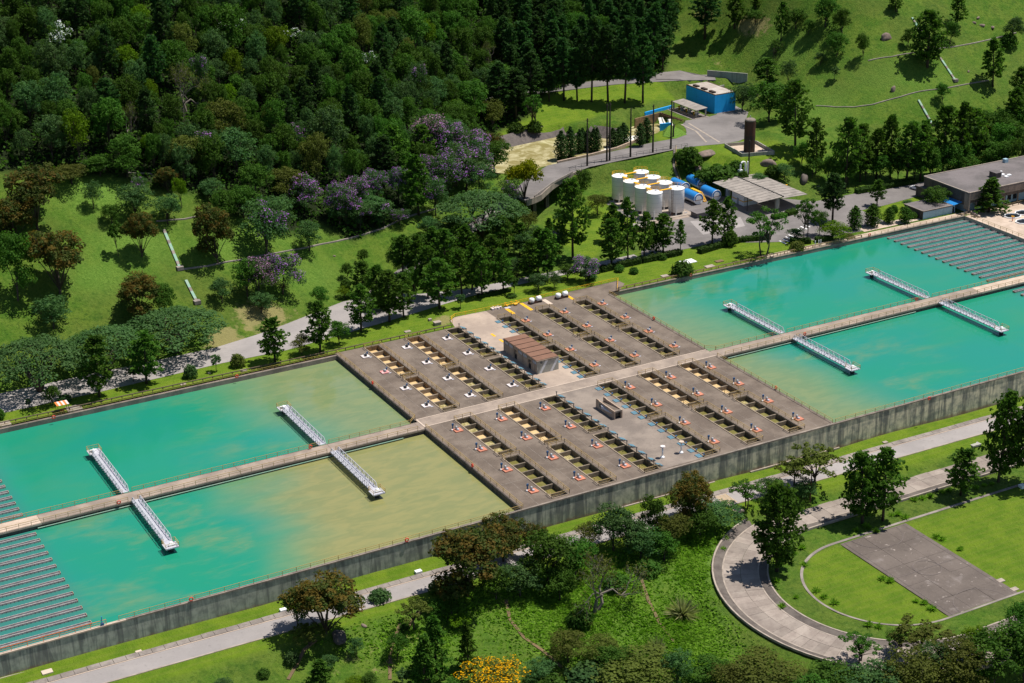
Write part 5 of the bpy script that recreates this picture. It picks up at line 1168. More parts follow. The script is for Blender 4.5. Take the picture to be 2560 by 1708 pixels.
# boulders
def boulder(px_, py_, w_, h_, lab, mt='rock', seed=0, dep=None):
    g_ = at(px_, py_); k_ = ppm(g_); rx = w_ / k_ / 2; rzz = h_ / k_ / 2.3; bm = bmesh.new(); bmesh.ops.create_icosphere(bm, subdivisions=3, radius=1); R_ = np.random.default_rng(seed)
    ph_ = R_.uniform(0, 6, 9)
    for v_ in bm.verts:
        x, y, z = v_.co; f_ = 1 + .16 * math.sin(2.1 * x + ph_[0]) * math.cos(1.7 * y + ph_[1]) + .12 * math.sin(3.3 * z + ph_[2] + 2 * y) + .05 * math.sin(7 * x + ph_[3]) * math.sin(6 * y + ph_[4])
        v_.co = (x * f_ * rx, y * f_ * (dep or rx * .5), z * f_ * rzz)
    me_ = bpy.data.meshes.new('boulder'); bm.to_mesh(me_); bm.free(); me_.materials.append(M[mt]); me_.polygons.foreach_set('use_smooth', [True] * len(me_.polygons))
    o = tag(link('boulder', me_, None, (g_[0], g_[1], g_[2] + rzz * .12)), lab, 'boulder', 'boulders on the grass'); o.rotation_euler = (0, 0, R_.uniform(0, 3)); return o
for a_ in ((2216, 96, 30, 26, 'round grey boulder high on the right hill'), (2233, 226, 17, 24, 'upright grey boulder on the right hill near the lower path'), (2445, 46, 14, 9, 'pale boulder, topmost of the cluster at far right hill'), (2435, 58, 10, 9, 'small pale boulder at left of the far right cluster'),
           (2455, 65, 14, 11, 'flat pale boulder in the middle of the far right cluster'), (2481, 70, 16, 10, 'grey boulder at right end of the far right cluster'), (2421, 180, 9, 8, 'small boulder right of the stepped drain'), (1917, 412, 42, 30, 'big smooth brown boulder right of the rusty tank yard'),
           (1766, 385, 60, 17, 'flat rocky outcrop at the top of the bushy mound'), (1745, 425, 34, 26, 'pale rock face among bushes left of the mound'), (910, 1566, 18, 13, 'small pale boulder beside the lower road trees'), (846, 1592, 70, 22, 'long flat dark rock slab on the foreground slope'),
           (2010, 452, 40, 44, 'dark boulder mass behind the carport yard wall'), (835, 641, 8, 6, 'tiny rock on the middle grass slope')): boulder(*a_[:5], seed=int(a_[0]), mt='darkconc' if 'dark' in a_[4] else 'rock')
# picnic shelter and lawn slabs
g_ = at(157, 1030); sh2 = thing('picnic_shelter', 'small shelter with orange and white striped roof on the lawn strip', 'shelter', tuple(g_))
for k in range(6): part('roof_strip', MB().bx(-1.5 + .5 * k, -1.5 + .5 * k + .48, -1.3, 1.3, 2.3, 2.38), M['orange'] if k % 2 == 0 else M['pinkwhite'], sh2)
for x, y in ((-1.3, -1.1), (1.3, -1.1), (-1.3, 1.1), (1.3, 1.1)): part('post', MB().bar((x, y, -.2), (x, y, 2.3), .1), M['dark'], sh2)
part('table', MB().bx(-.7, .7, -.4, .4, .65, .75).bx(-.1, .1, -.1, .1, 0, .65), M['orange'], sh2)
for px_, py_, sx_, sy_, mt, lab in ((185, 1022, 3.6, 3.0, 'oldconc', 'brown paved patch beside the striped shelter'), (12, 1060, 2.6, 2.6, 'kerb', 'pale slab with red flowers at far left of the lawn'), (609, 927, 1.6, 1.2, 'kerb', 'pale hatch slab on the lawn near the deck corner'), (458, 962, 1.4, 1.0, 'kerb', 'pale hatch slab on the left lawn, middle'),
        (523, 934, .7, .6, 'kerb', 'tiny pale slab on the left lawn by a sapling'), (1019, 830, 1.7, 1.2, 'kerb', 'pale hatch slab on the lawn left of the bare soil'), (1075, 802, .9, .8, 'kerb', 'tiny pale block on the lawn above the bare soil'), (1662, 691, 2.2, 1.6, 'kerb', 'pale hatch slab left of the round bush'),
        (1774, 667, 3.0, 1.8, 'kerb', 'pale hatch slab on lawn, larger of two by the right basin'), (1798, 654, 2.6, 1.5, 'soil', 'pinkish hatch slab on lawn, farther of two by the right basin'), (118, 1681, 2.0, 1.4, 'joint', 'pale hatch slab on the lower grass strip at left'), (347, 1631, 1.2, .9, 'joint', 'small pale slab on the lower grass strip'),
        (708, 1529, 1.3, .9, 'white', 'small white box on the grass strip left of the rusty tree'), (1046, 1433, 1.4, 1.0, 'white', 'small white box on the grass strip right of the rusty tree'), (2213, 1107, 1.2, .9, 'kerb', 'small pale slab on the grass strip at right'), (2438, 1112, 2.6, 1.4, 'paleconc', 'grey slab on the lower bank by the big pines'),
        (1846, 1277, 2.2, 1.5, 'palecoping', 'pale slab on the bank above the oval track'), (2556, 1218, 1.6, 1.2, 'white', 'white block at the edge of the upper right field'), (1720, 655, 4.5, 3.0, 'white', 'white patch of paving by the hedge before the tank yard')):
    g_ = at(px_, py_); solo('lawn_slab', MB().bx(-sx_ / 2, sx_ / 2, -sy_ / 2, sy_ / 2, -.2, .22 if 'box' not in lab and 'block' not in lab else .6), M[mt], lab, 'slab').location = tuple(g_)
for k in range(9):
    p_ = onz(1957 + 7.5 * k, 606 - 5.2 * k, .02); solo('road_stripe', MB().bx(-.25, .25, -1.6, 1.6, .0, .02), M['white'], 'white crossing stripe, %s from left by the hedge' % nth(k + 1), 'road marking', 'white crossing stripes').location = tuple(p_)
for px_, py_ in ((2160, 543), (2060, 580)): pass

for pts in (((1703, 311), (1740, 328), (1766, 356)), ((1721, 308), (1765, 335), (1799, 356))):
    q_ = [onz(x, y, 8.05) for x, y in pts]; mb = MB()
    for a_, b_ in zip(q_[:-1], q_[1:]): mb.bar(a_, b_, .7, .05)
    struct('road_gutter', mb, M['kerb'])

# ================================================================ VEGETATION
def unit(a): return a / np.maximum(np.linalg.norm(a, axis=-1, keepdims=True), 1e-9)
def cards(c, nrm, size, aspect=1.0, R_=rng):
    """one four-sided leaf spray per point, lying square to its normal, turned at random"""
    nrm = unit(nrm); t_ = unit(np.cross(nrm, unit(R_.normal(size=nrm.shape)))); b_ = np.cross(nrm, t_)
    s = (size * .5)[:, None]; a = s * aspect
    bend = nrm * s * R_.uniform(-.35, .1, (len(c), 1))
    v = np.stack([c - t_ * s * .9, c + b_ * a + bend * 0 - t_ * s * .1, c + t_ * s + bend, c - b_ * a + t_ * s * .1], 1).reshape(-1, 3)
    return v
def card_mesh(name, v, material):
    n = len(v) // 4; me_ = bpy.data.meshes.new(name)
    me_.vertices.add(4 * n); me_.vertices.foreach_set('co', v.astype(np.float32).ravel())
    me_.loops.add(4 * n); me_.loops.foreach_set('vertex_index', np.arange(4 * n, dtype=np.int32))
    me_.polygons.add(n); me_.polygons.foreach_set('loop_start', np.arange(0, 4 * n, 4, dtype=np.int32)); me_.polygons.foreach_set('loop_total', np.full(n, 4, np.int32))
    me_.materials.append(material); me_.update(calc_edges=True); return me_
def clump_leaves(C_, r, n, size, R_, squash=.75, up=.35, fill=.3):
    vs = []
    for c, rc in zip(C_, r):
        d = unit(R_.normal(size=(n, 3))); d[:, 2] = d[:, 2] * .85 + .18; d = unit(d)
        rad = rc * np.where(R_.random(n) < fill, R_.uniform(.3, .8, n), R_.uniform(.8, 1.12, n))
        p_ = c + d * rad[:, None] * np.array([1, 1, squash])
        vs.append(cards(p_, d * .8 + R_.normal(size=(n, 3)) * .45 + np.array([0, 0, up]), R_.uniform(.7, 1.3, n) * size, R_.uniform(.55, .9), R_))
    return np.concatenate(vs)
def new_tree(name): return thing(name, 'x', 'tree')
def add_mesh(root, nm, me_): return link(nm, me_, root)
def broadleaf(name, seed, leaf, H=10., Wd=8., base=.30, n=30, nl=80, size=.46, bark='bark', bloom=None, bloomfrac=.4, flat=1.0, trunk=.22, rc=(.13, .21), stems=1, vis=False, hollow=.55):
    R_ = np.random.default_rng(seed); r = new_tree(name)
    zc = H * (base + 1) / 2; hz_ = H * (1 - base) / 2; C_ = []; rr = []
    nlob = int(R_.integers(5, 8)); a0 = R_.uniform(0, 6.28)
    for l in range(nlob):                       # a crown is a few big uneven lobes, each a cluster of leaf clumps
        a = a0 + l * 2.39996 + R_.uniform(-.4, .4); t_ = (l + .6) / nlob; ro = Wd * (.08 + .20 * math.sqrt(t_)) * R_.uniform(.8, 1.25)
        lr = Wd * R_.uniform(.19, .27) * (1.12 - .25 * t_); lz = H - lr * .95 - (H * (1 - base) - lr * 1.6) * (t_ ** 1.3) * R_.uniform(.55, 1.0) * (.6 if flat < 1 else 1)
        c = np.array([ro * math.cos(a), ro * math.sin(a), max(lz, H * base + lr * .6)]); k = max(5, round(n / nlob * 1.25))
        for i in range(k):
            z = 1 - 1.6 * (i + .5) / k; b = i * 2.39996 + R_.uniform(-.4, .4); q_ = math.sqrt(max(0, 1 - z * z)); f_ = R_.uniform(.7, 1.08)
            C_.append(c + np.array([q_ * math.cos(b) * lr * f_, q_ * math.sin(b) * lr * f_, z * lr * .85 * f_])); rr.append(Wd * R_.uniform(rc[0] * .55, rc[1] * .62))
    C_ = np.array(C_); rr = np.array(rr); C_[:, 2] = np.minimum(C_[:, 2], H - rr * .6); n = len(C_); nl = int(nl * .75); size = size * .86
    tb = MB(); top = H * (base + .28)
    for s in range(stems):
        a = 6.28 * s / max(stems, 1) + .5; o = Vector((math.cos(a), math.sin(a), 0)) * (0 if stems == 1 else .35)
        bx_ = Vector((R_.uniform(-.3, .3), R_.uniform(-.3, .3), 0)) + o * 2.2
        tb.tube([o + Vector((0, 0, -.6)), o * 1.3 + Vector((0, 0, H * base * .6)) + bx_ * .4, bx_ + Vector((0, 0, top))], [trunk * (1 if stems == 1 else .7), trunk * .75 * (1 if stems == 1 else .7), trunk * .3], 7)
        for i in R_.permutation(n)[:(10 if vis else 6)]:
            st_ = bx_ * .6 + Vector((0, 0, H * base * R_.uniform(.7, 1.2))); e = Vector(C_[i]); m_ = st_.lerp(e, .5) + Vector((0, 0, .25))
            tb.tube([st_, m_, e], [trunk * .45, trunk * .28, trunk * .1], 5)
    add_mesh(r, 'trunk', tb.mesh('trunk', M[bark], True))
    add_mesh(r, 'crown', card_mesh('crown', clump_leaves(C_, rr, nl, size, R_, .78 * (1 if flat >= 1 else .75)), M[leaf]))
    if bloom:
        pick = [i for i in range(n) if C_[i, 2] > zc - hz_ * .35 and R_.random() < bloomfrac + .25]
        if pick: 
            d = C_[pick] + np.array([0, 0, .12]); add_mesh(r, 'blossom', card_mesh('blossom', clump_leaves(d, rr[pick] * 1.06, int(nl * .62), size * .8, R_, .8, .7, .05), M[bloom]))
    return r
def pine(name, seed, leaf, H=12., Wd=5.5, base=.22, nb=64, prof='oval', size=.62, tufts=4, trunk=.2, gap=.0, bark='bark'):
    R_ = np.random.default_rng(seed); r = new_tree(name); tb = MB(); lean = R_.uniform(-.25, .25, 2)
    tb.tube([(0, 0, -.6), (lean[0] * .4, lean[1] * .4, H * .45), (lean[0], lean[1], H * .97)], [trunk, trunk * .7, trunk * .15], 7)
    cs, ns, ss_ = [], [], []
    for i in range(nb):
        t_ = base + (1 - base) * ((i + .5) / nb) ** .92; x = (t_ - base) / (1 - base)
        L = {'oval': math.sin(math.pi * min(1, .14 + .82 * x)) ** .75, 'cone': (1 - x) ** .8 * .97 + .05, 'top': (min(1, x * 2.6) * .35 + .65) * (1 - x ** 3.5) + .03}[prof]
        L *= Wd / 2 * R_.uniform(.62, 1.08)
        if R_.random() < gap: L *= .35
        a = i * 2.39996 + R_.uniform(-.5, .5); el = R_.uniform(.05, .35) + .75 * x ** 2
        d = Vector((math.cos(a) * math.cos(el), math.sin(a) * math.cos(el), math.sin(el))); st_ = Vector((lean[0] * t_, lean[1] * t_, H * t_ * .97 - .25 * L)); e = st_ + d * L
        if i % 2 == 0 and L > .5: tb.tube([st_, e], [trunk * .28, trunk * .08], 4)
        for j in range(tufts):
            f_ = .35 + .65 * (j + R_.uniform(.2, .9)) / tufts; c = np.array(st_ + d * (L * f_)) + R_.normal(size=3) * .12 * Wd / 5
            k = 9; dd = unit(R_.normal(size=(k, 3)) + np.array([d.x, d.y, d.z + .5]) * .9)
            cs.append(c + dd * size * R_.uniform(.35, .75, (k, 1))); ns.append(unit(np.cross(dd, R_.normal(size=(k, 3)))) + np.array([0, 0, .5])); ss_.append(R_.uniform(.7, 1.2, k) * size)
    c = np.concatenate(cs); v = cards(c, np.concatenate(ns), np.concatenate(ss_), .55, R_)
    v[:, 2] = np.minimum(v[:, 2], H * 1.0 + .4)
    add_mesh(r, 'trunk', tb.mesh('trunk', M[bark], True)); add_mesh(r, 'crown', card_mesh('crown', v, M[leaf])); return r
def umbrella(name, seed, leaf='umbrella', H=9., Wd=16., bark='bark'):
    R_ = np.random.default_rng(seed); r = new_tree(name); tb = MB(); C_, rr = [], []
    n = 62
    for i in range(n):
        q_ = math.sqrt((i + .5) / n); a = i * 2.39996 + R_.uniform(-.2, .2); C_.append((q_ * math.cos(a) * Wd * .46, q_ * math.sin(a) * Wd * .46, H * (.9 - .34 * q_ ** 2.2) + R_.uniform(-.35, .25))); rr.append(Wd * R_.uniform(.06, .10))
    C_ = np.array(C_); rr = np.array(rr)
    for s in range(5):
        a = 1.256 * s + R_.uniform(-.3, .3); k = Vector((math.cos(a) * Wd * .14, math.sin(a) * Wd * .14, H * .5))
        tb.tube([(0, 0, -.6), k * .35 + Vector((0, 0, .3)), k], [.34, .28, .18], 7)
        for i in R_.permutation(n)[:9]:
            e = Vector(C_[i])
            if (e - k).length < Wd * .36: tb.tube([k, k.lerp(e, .5) + Vector((0, 0, .4)), e], [.15, .1, .04], 5)
    add_mesh(r, 'trunk', tb.mesh('trunk', M[bark], True)); add_mesh(r, 'crown', card_mesh('crown', clump_leaves(C_, rr, 95, .42, R_, .5, .8), M[leaf])); return r
def bush(name, seed, leaf, Wd=3., H=2.2, cat='bush'):
    R_ = np.random.default_rng(seed); r = thing(name, 'x', cat); n = 16; C_ = []; rr = []
    for i in range(n):
        z = 1 - (i + .5) / n * 1.05; a = i * 2.4; q_ = math.sqrt(max(0, 1 - z * z)); C_.append((q_ * math.cos(a) * Wd * .33, q_ * math.sin(a) * Wd * .33, H * (.2 + .5 * z))); rr.append(Wd * R_.uniform(.16, .22))
    add_mesh(r, 'stem', MB().tube([(0, 0, -.3), (0, 0, H * .5)], [.12, .06], 6).mesh('stem', M['bark'])); add_mesh(r, 'foliage', card_mesh('foliage', clump_leaves(np.array(C_), np.array(rr), 90, .30, R_, .85), M[leaf])); return r
def cypress(name, seed, leaf='cypress', H=9., Wd=3.):
    R_ = np.random.default_rng(seed); r = new_tree(name); n = 40; C_ = []; rr = []
    for i in range(n):
        x = (i + .5) / n; w_ = Wd / 2 * (math.sin(math.pi * (.12 + .86 * x) ** .8) ** .8); a = i * 2.4; C_.append((math.cos(a) * w_ * .55, math.sin(a) * w_ * .55, H * (.1 + .86 * x))); rr.append(max(.25, w_ * .62))
    add_mesh(r, 'trunk', MB().tube([(0, 0, -.4), (0, 0, H * .9)], [.16, .04], 6).mesh('trunk', M['bark'])); add_mesh(r, 'crown', card_mesh('crown', clump_leaves(np.array(C_), np.array(rr), 60, .36, R_, 1.1, .3), M[leaf])); return r
def bare(name, seed, H=9., Wd=8.):
    R_ = np.random.default_rng(seed); r = new_tree(name); tb = MB(); tips = []
    def grow(p_, d, L, rad, lev):
        m_ = p_ + d * L * .5 + Vector(R_.normal(size=3) * .12 * L); e = p_ + d * L + Vector(R_.normal(size=3) * .08 * L); tb.tube([p_, m_, e], [rad, rad * .8, rad * .6], 6 if lev < 2 else 4)
        if lev > 2: tips.append(e)
        if lev < 5:
            for _ in range(3 if lev else 2):
                nd = (d + Vector(R_.normal(size=3)) * .55 + Vector((0, 0, .18))).normalized(); grow(e if _ else m_.lerp(e, .6), nd, L * R_.uniform(.6, .8), rad * .55, lev + 1)
    for s in (-1, 1): grow(Vector((.25 * s, 0, -.3)), Vector((s * .22, .1, 1)).normalized(), H * .33, .26, 0)
    add_mesh(r, 'trunk', tb.mesh('trunk', M['palebark'])); T_ = np.array([tuple(t_) for t_ in tips]); T_ = T_[R_.random(len(T_)) < .5]
    v = cards(T_.repeat(5, 0) + R_.normal(size=(len(T_) * 5, 3)) * .3, R_.normal(size=(len(T_) * 5, 3)) + np.array([0, 0, .8]), R_.uniform(.2, .36, len(T_) * 5), .6, R_)
    add_mesh(r, 'crown', card_mesh('crown', v, M['leafolive'])); return r
def spray(name, seed, mt='drygrass', cat='shrub', L=3.2, n=150, w_=.05):
    R_ = np.random.default_rng(seed); r = thing(name, 'x', cat); d = unit(R_.normal(size=(n, 3)) * np.array([1, 1, .3]) + np.array([0, 0, .75])); L_ = R_.uniform(.5, 1, n) * L
    t_ = unit(np.cross(d, R_.normal(size=(n, 3)))) * w_ * R_.uniform(.6, 1.5, (n, 1)); b_ = d * .1; e = d * L_[:, None] - np.array([0, 0, 1]) * (L_ ** 2)[:, None] * .06
    v = np.stack([b_ - t_, b_ + t_, e * .6 + t_ * .9 + np.array([0, 0, .12]), e - t_ * .2], 1).reshape(-1, 3); add_mesh(r, 'blades', card_mesh('blades', v, M[mt])); return r
PROTO = {}; NOM = {}
def proto(kind, makers, H, Wd): PROTO[kind] = makers; NOM[kind] = (H, Wd)
proto('leaf', [lambda s=s: broadleaf('broadleaf_tree', 10 + s, 'leaf', n=52, base=.17, rc=(.15, .23)) for s in range(4)], 10, 8)
proto('grey', [lambda s=s: broadleaf('grey_green_tree', 20 + s, 'leafgrey', n=52, size=.42, base=.16, rc=(.15, .23)) for s in range(3)], 10, 8)
proto('bright', [lambda s=s: broadleaf('bright_green_tree', 30 + s, 'leafbright', n=46, base=.18, rc=(.15, .23)) for s in range(2)], 10, 8)
proto('olive', [lambda s=s: broadleaf('olive_green_tree', 40 + s, 'leafolive', n=52, size=.40, base=.16, rc=(.15, .23)) for s in range(2)], 10, 8)
proto('open', [lambda s=s: broadleaf('open_crowned_tree', 50 + s, 'leaf', n=26, nl=70, base=.36, vis=True, rc=(.10, .17), stems=2, hollow=.7) for s in range(2)], 10, 8)
proto('openolive', [lambda s=s: broadleaf('open_crowned_tree', 55 + s, 'leafolive', n=30, nl=80, base=.34, vis=True, rc=(.10, .17), hollow=.65) for s in range(2)], 10, 8)
proto('rust', [lambda s=s: broadleaf('rust_flushed_tree', 60 + s, 'rustleaf', n=84, nl=105, base=.07, size=.40, vis=True, rc=(.13, .20)) for s in range(3)], 10, 9)
proto('purple', [lambda s=s: broadleaf('purple_flowering_tree', 70 + s, 'leafgrey', n=54, bloom='purple', bloomfrac=.28, size=.40, base=.12, rc=(.15, .23)) for s in range(3)], 9, 8)
proto('purplesparse', [lambda s=s: broadleaf('purple_flowering_tree', 75 + s, 'leafgrey', n=54, bloom='purple', bloomfrac=.02, size=.40, base=.14, rc=(.15, .23)) for s in range(2)], 9, 8)
proto('pink', [lambda s=s: broadleaf('pink_flowering_tree', 80 + s, 'leafgrey', n=54, bloom='pink', bloomfrac=.5, size=.40, base=.12, rc=(.15, .23)) for s in range(1)], 9, 8)
proto('white', [lambda s=s: broadleaf('white_leaved_tree', 90 + s, 'leaf', n=30, bloom='whiteleaf', bloomfrac=.22, size=.5) for s in range(2)], 10, 8)
proto('yellow', [lambda: broadleaf('yellow_flowering_tree', 95, 'leafolive', n=36, bloom='yellowbloom', bloomfrac=.75, size=.40)], 8, 9)
proto('yellowgreen', [lambda: broadleaf('yellow_green_tree', 97, 'yellowgreen', n=54, vis=True, flat=.8, base=.22, rc=(.14, .22))], 9, 9)
proto('pine', [lambda s=s: pine('pine_tree', 100 + s, 'pine', prof='oval', gap=.12) for s in range(4)], 12, 5.5)
proto('pinetop', [lambda s=s: pine('pine_tree', 110 + s, 'pine', prof='top', base=.30, nb=60, gap=.15) for s in range(2)], 12, 6)
proto('pinecone', [lambda s=s: pine('pine_tree', 120 + s, 'pine', prof='cone', base=.12, nb=70) for s in range(2)], 10, 5)
proto('bigpine', [lambda: pine('pine_tree', 131, 'pine', H=14, Wd=9, prof='top', base=.26, nb=110, tufts=6, size=.62, trunk=.32), lambda: pine('pine_tree', 132, 'pine', H=14, Wd=9, prof='oval', base=.16, nb=120, tufts=6, size=.62, trunk=.32)], 14, 9)
proto('tallpine', [lambda s=s: pine('pine_tree', 140 + s, 'pinedark', H=20, Wd=6.5, prof='oval', base=.3, nb=90, tufts=5, size=.7, trunk=.28, gap=.1) for s in range(3)], 20, 6.5)
proto('umbrella', [lambda s=s: umbrella('umbrella_tree', 150 + s) for s in range(2)], 9, 16)
proto('cypress', [lambda s=s: cypress('cypress_tree', 160 + s) for s in range(2)], 9, 3)
proto('ball', [lambda s=s: cypress('clipped_tree', 165 + s, 'leaf', 6, 3.4) for s in range(1)], 6, 3.4)
proto('bush', [lambda s=s: bush('bush', 170 + s, 'bushleaf') for s in range(2)], 2.2, 3)
proto('bushgrey', [lambda: bush('bush', 175, 'leafgrey')], 2.2, 3)
proto('busholive', [lambda: bush('bush', 176, 'leafolive')], 2.2, 3)
proto('bushdark', [lambda: bush('bush', 177, 'leaf')], 2.2, 3)
proto('sapling', [lambda s=s: broadleaf('sapling', 180 + s, 'leafgrey' if s else 'leaf', H=4, Wd=2.4, n=14, nl=40, size=.3, base=.35, trunk=.07) for s in range(2)], 4, 2.4)
proto('bare', [lambda: bare('bare_tree', 190)], 9, 8)
proto('spray', [lambda: spray('dry_shrub', 195, L=3.4, n=260)], 2.6, 5)
proto('agave', [lambda: spray('agave_plant', 196, 'agave', 'agave', 2.2, 46, .16)], 1.8, 3.4)
DESC = dict(leaf='dense dark green broadleaf tree', grey='grey-green broadleaf tree', bright='bright green broadleaf tree', olive='olive green broadleaf tree', open='open-crowned tree with forked trunk', openolive='open olive-green tree',
            rust='rust-flushed tree', purple='purple flowering tree', purplesparse='tree with few purple flowers', pink='pink flowering tree', white='tree with silvery white top', yellow='yellow flowering tree', yellowgreen='yellow-green spreading tree',
            pine='dark green pine', pinetop='pine with bare lower trunk', pinecone='pointed young pine', bigpine='big spreading pine', tallpine='very tall dark pine', umbrella='wide blue-green umbrella tree', cypress='columnar dark cypress', ball='clipped rounded tree',
            bush='round green bush', bushgrey='grey-green bush', busholive='yellowish olive bush', bushdark='dark low bush', sapling='thin young sapling', bare='half-bare tree with pale forked limbs', spray='dry grey fan-shaped shrub', agave='spiky pale agave')
READY = {}
PLANTED = []
def plant(kind, P, H, Wd, label=None, group=None, wob=.0):
    mk = PROTO[kind]; i = int(rng.integers(len(mk))); H0, W0 = NOM[kind]
    rz = float(rng.uniform(0, 6.28)); s = Wd / W0
    if (kind, i) not in READY:
        r = mk[i](); READY[kind, i] = r; r.location = P; r.rotation_euler = (0, 0, rz); r.scale = (s, s, H / H0)
        if label: r['label'] = label
        if group: r['group'] = group
        return r
    o = dup(READY[kind, i], P, rz, (s, s, H / H0), label, group); o.rotation_euler = (rng.normal() * .03, rng.normal() * .03, rz); return o
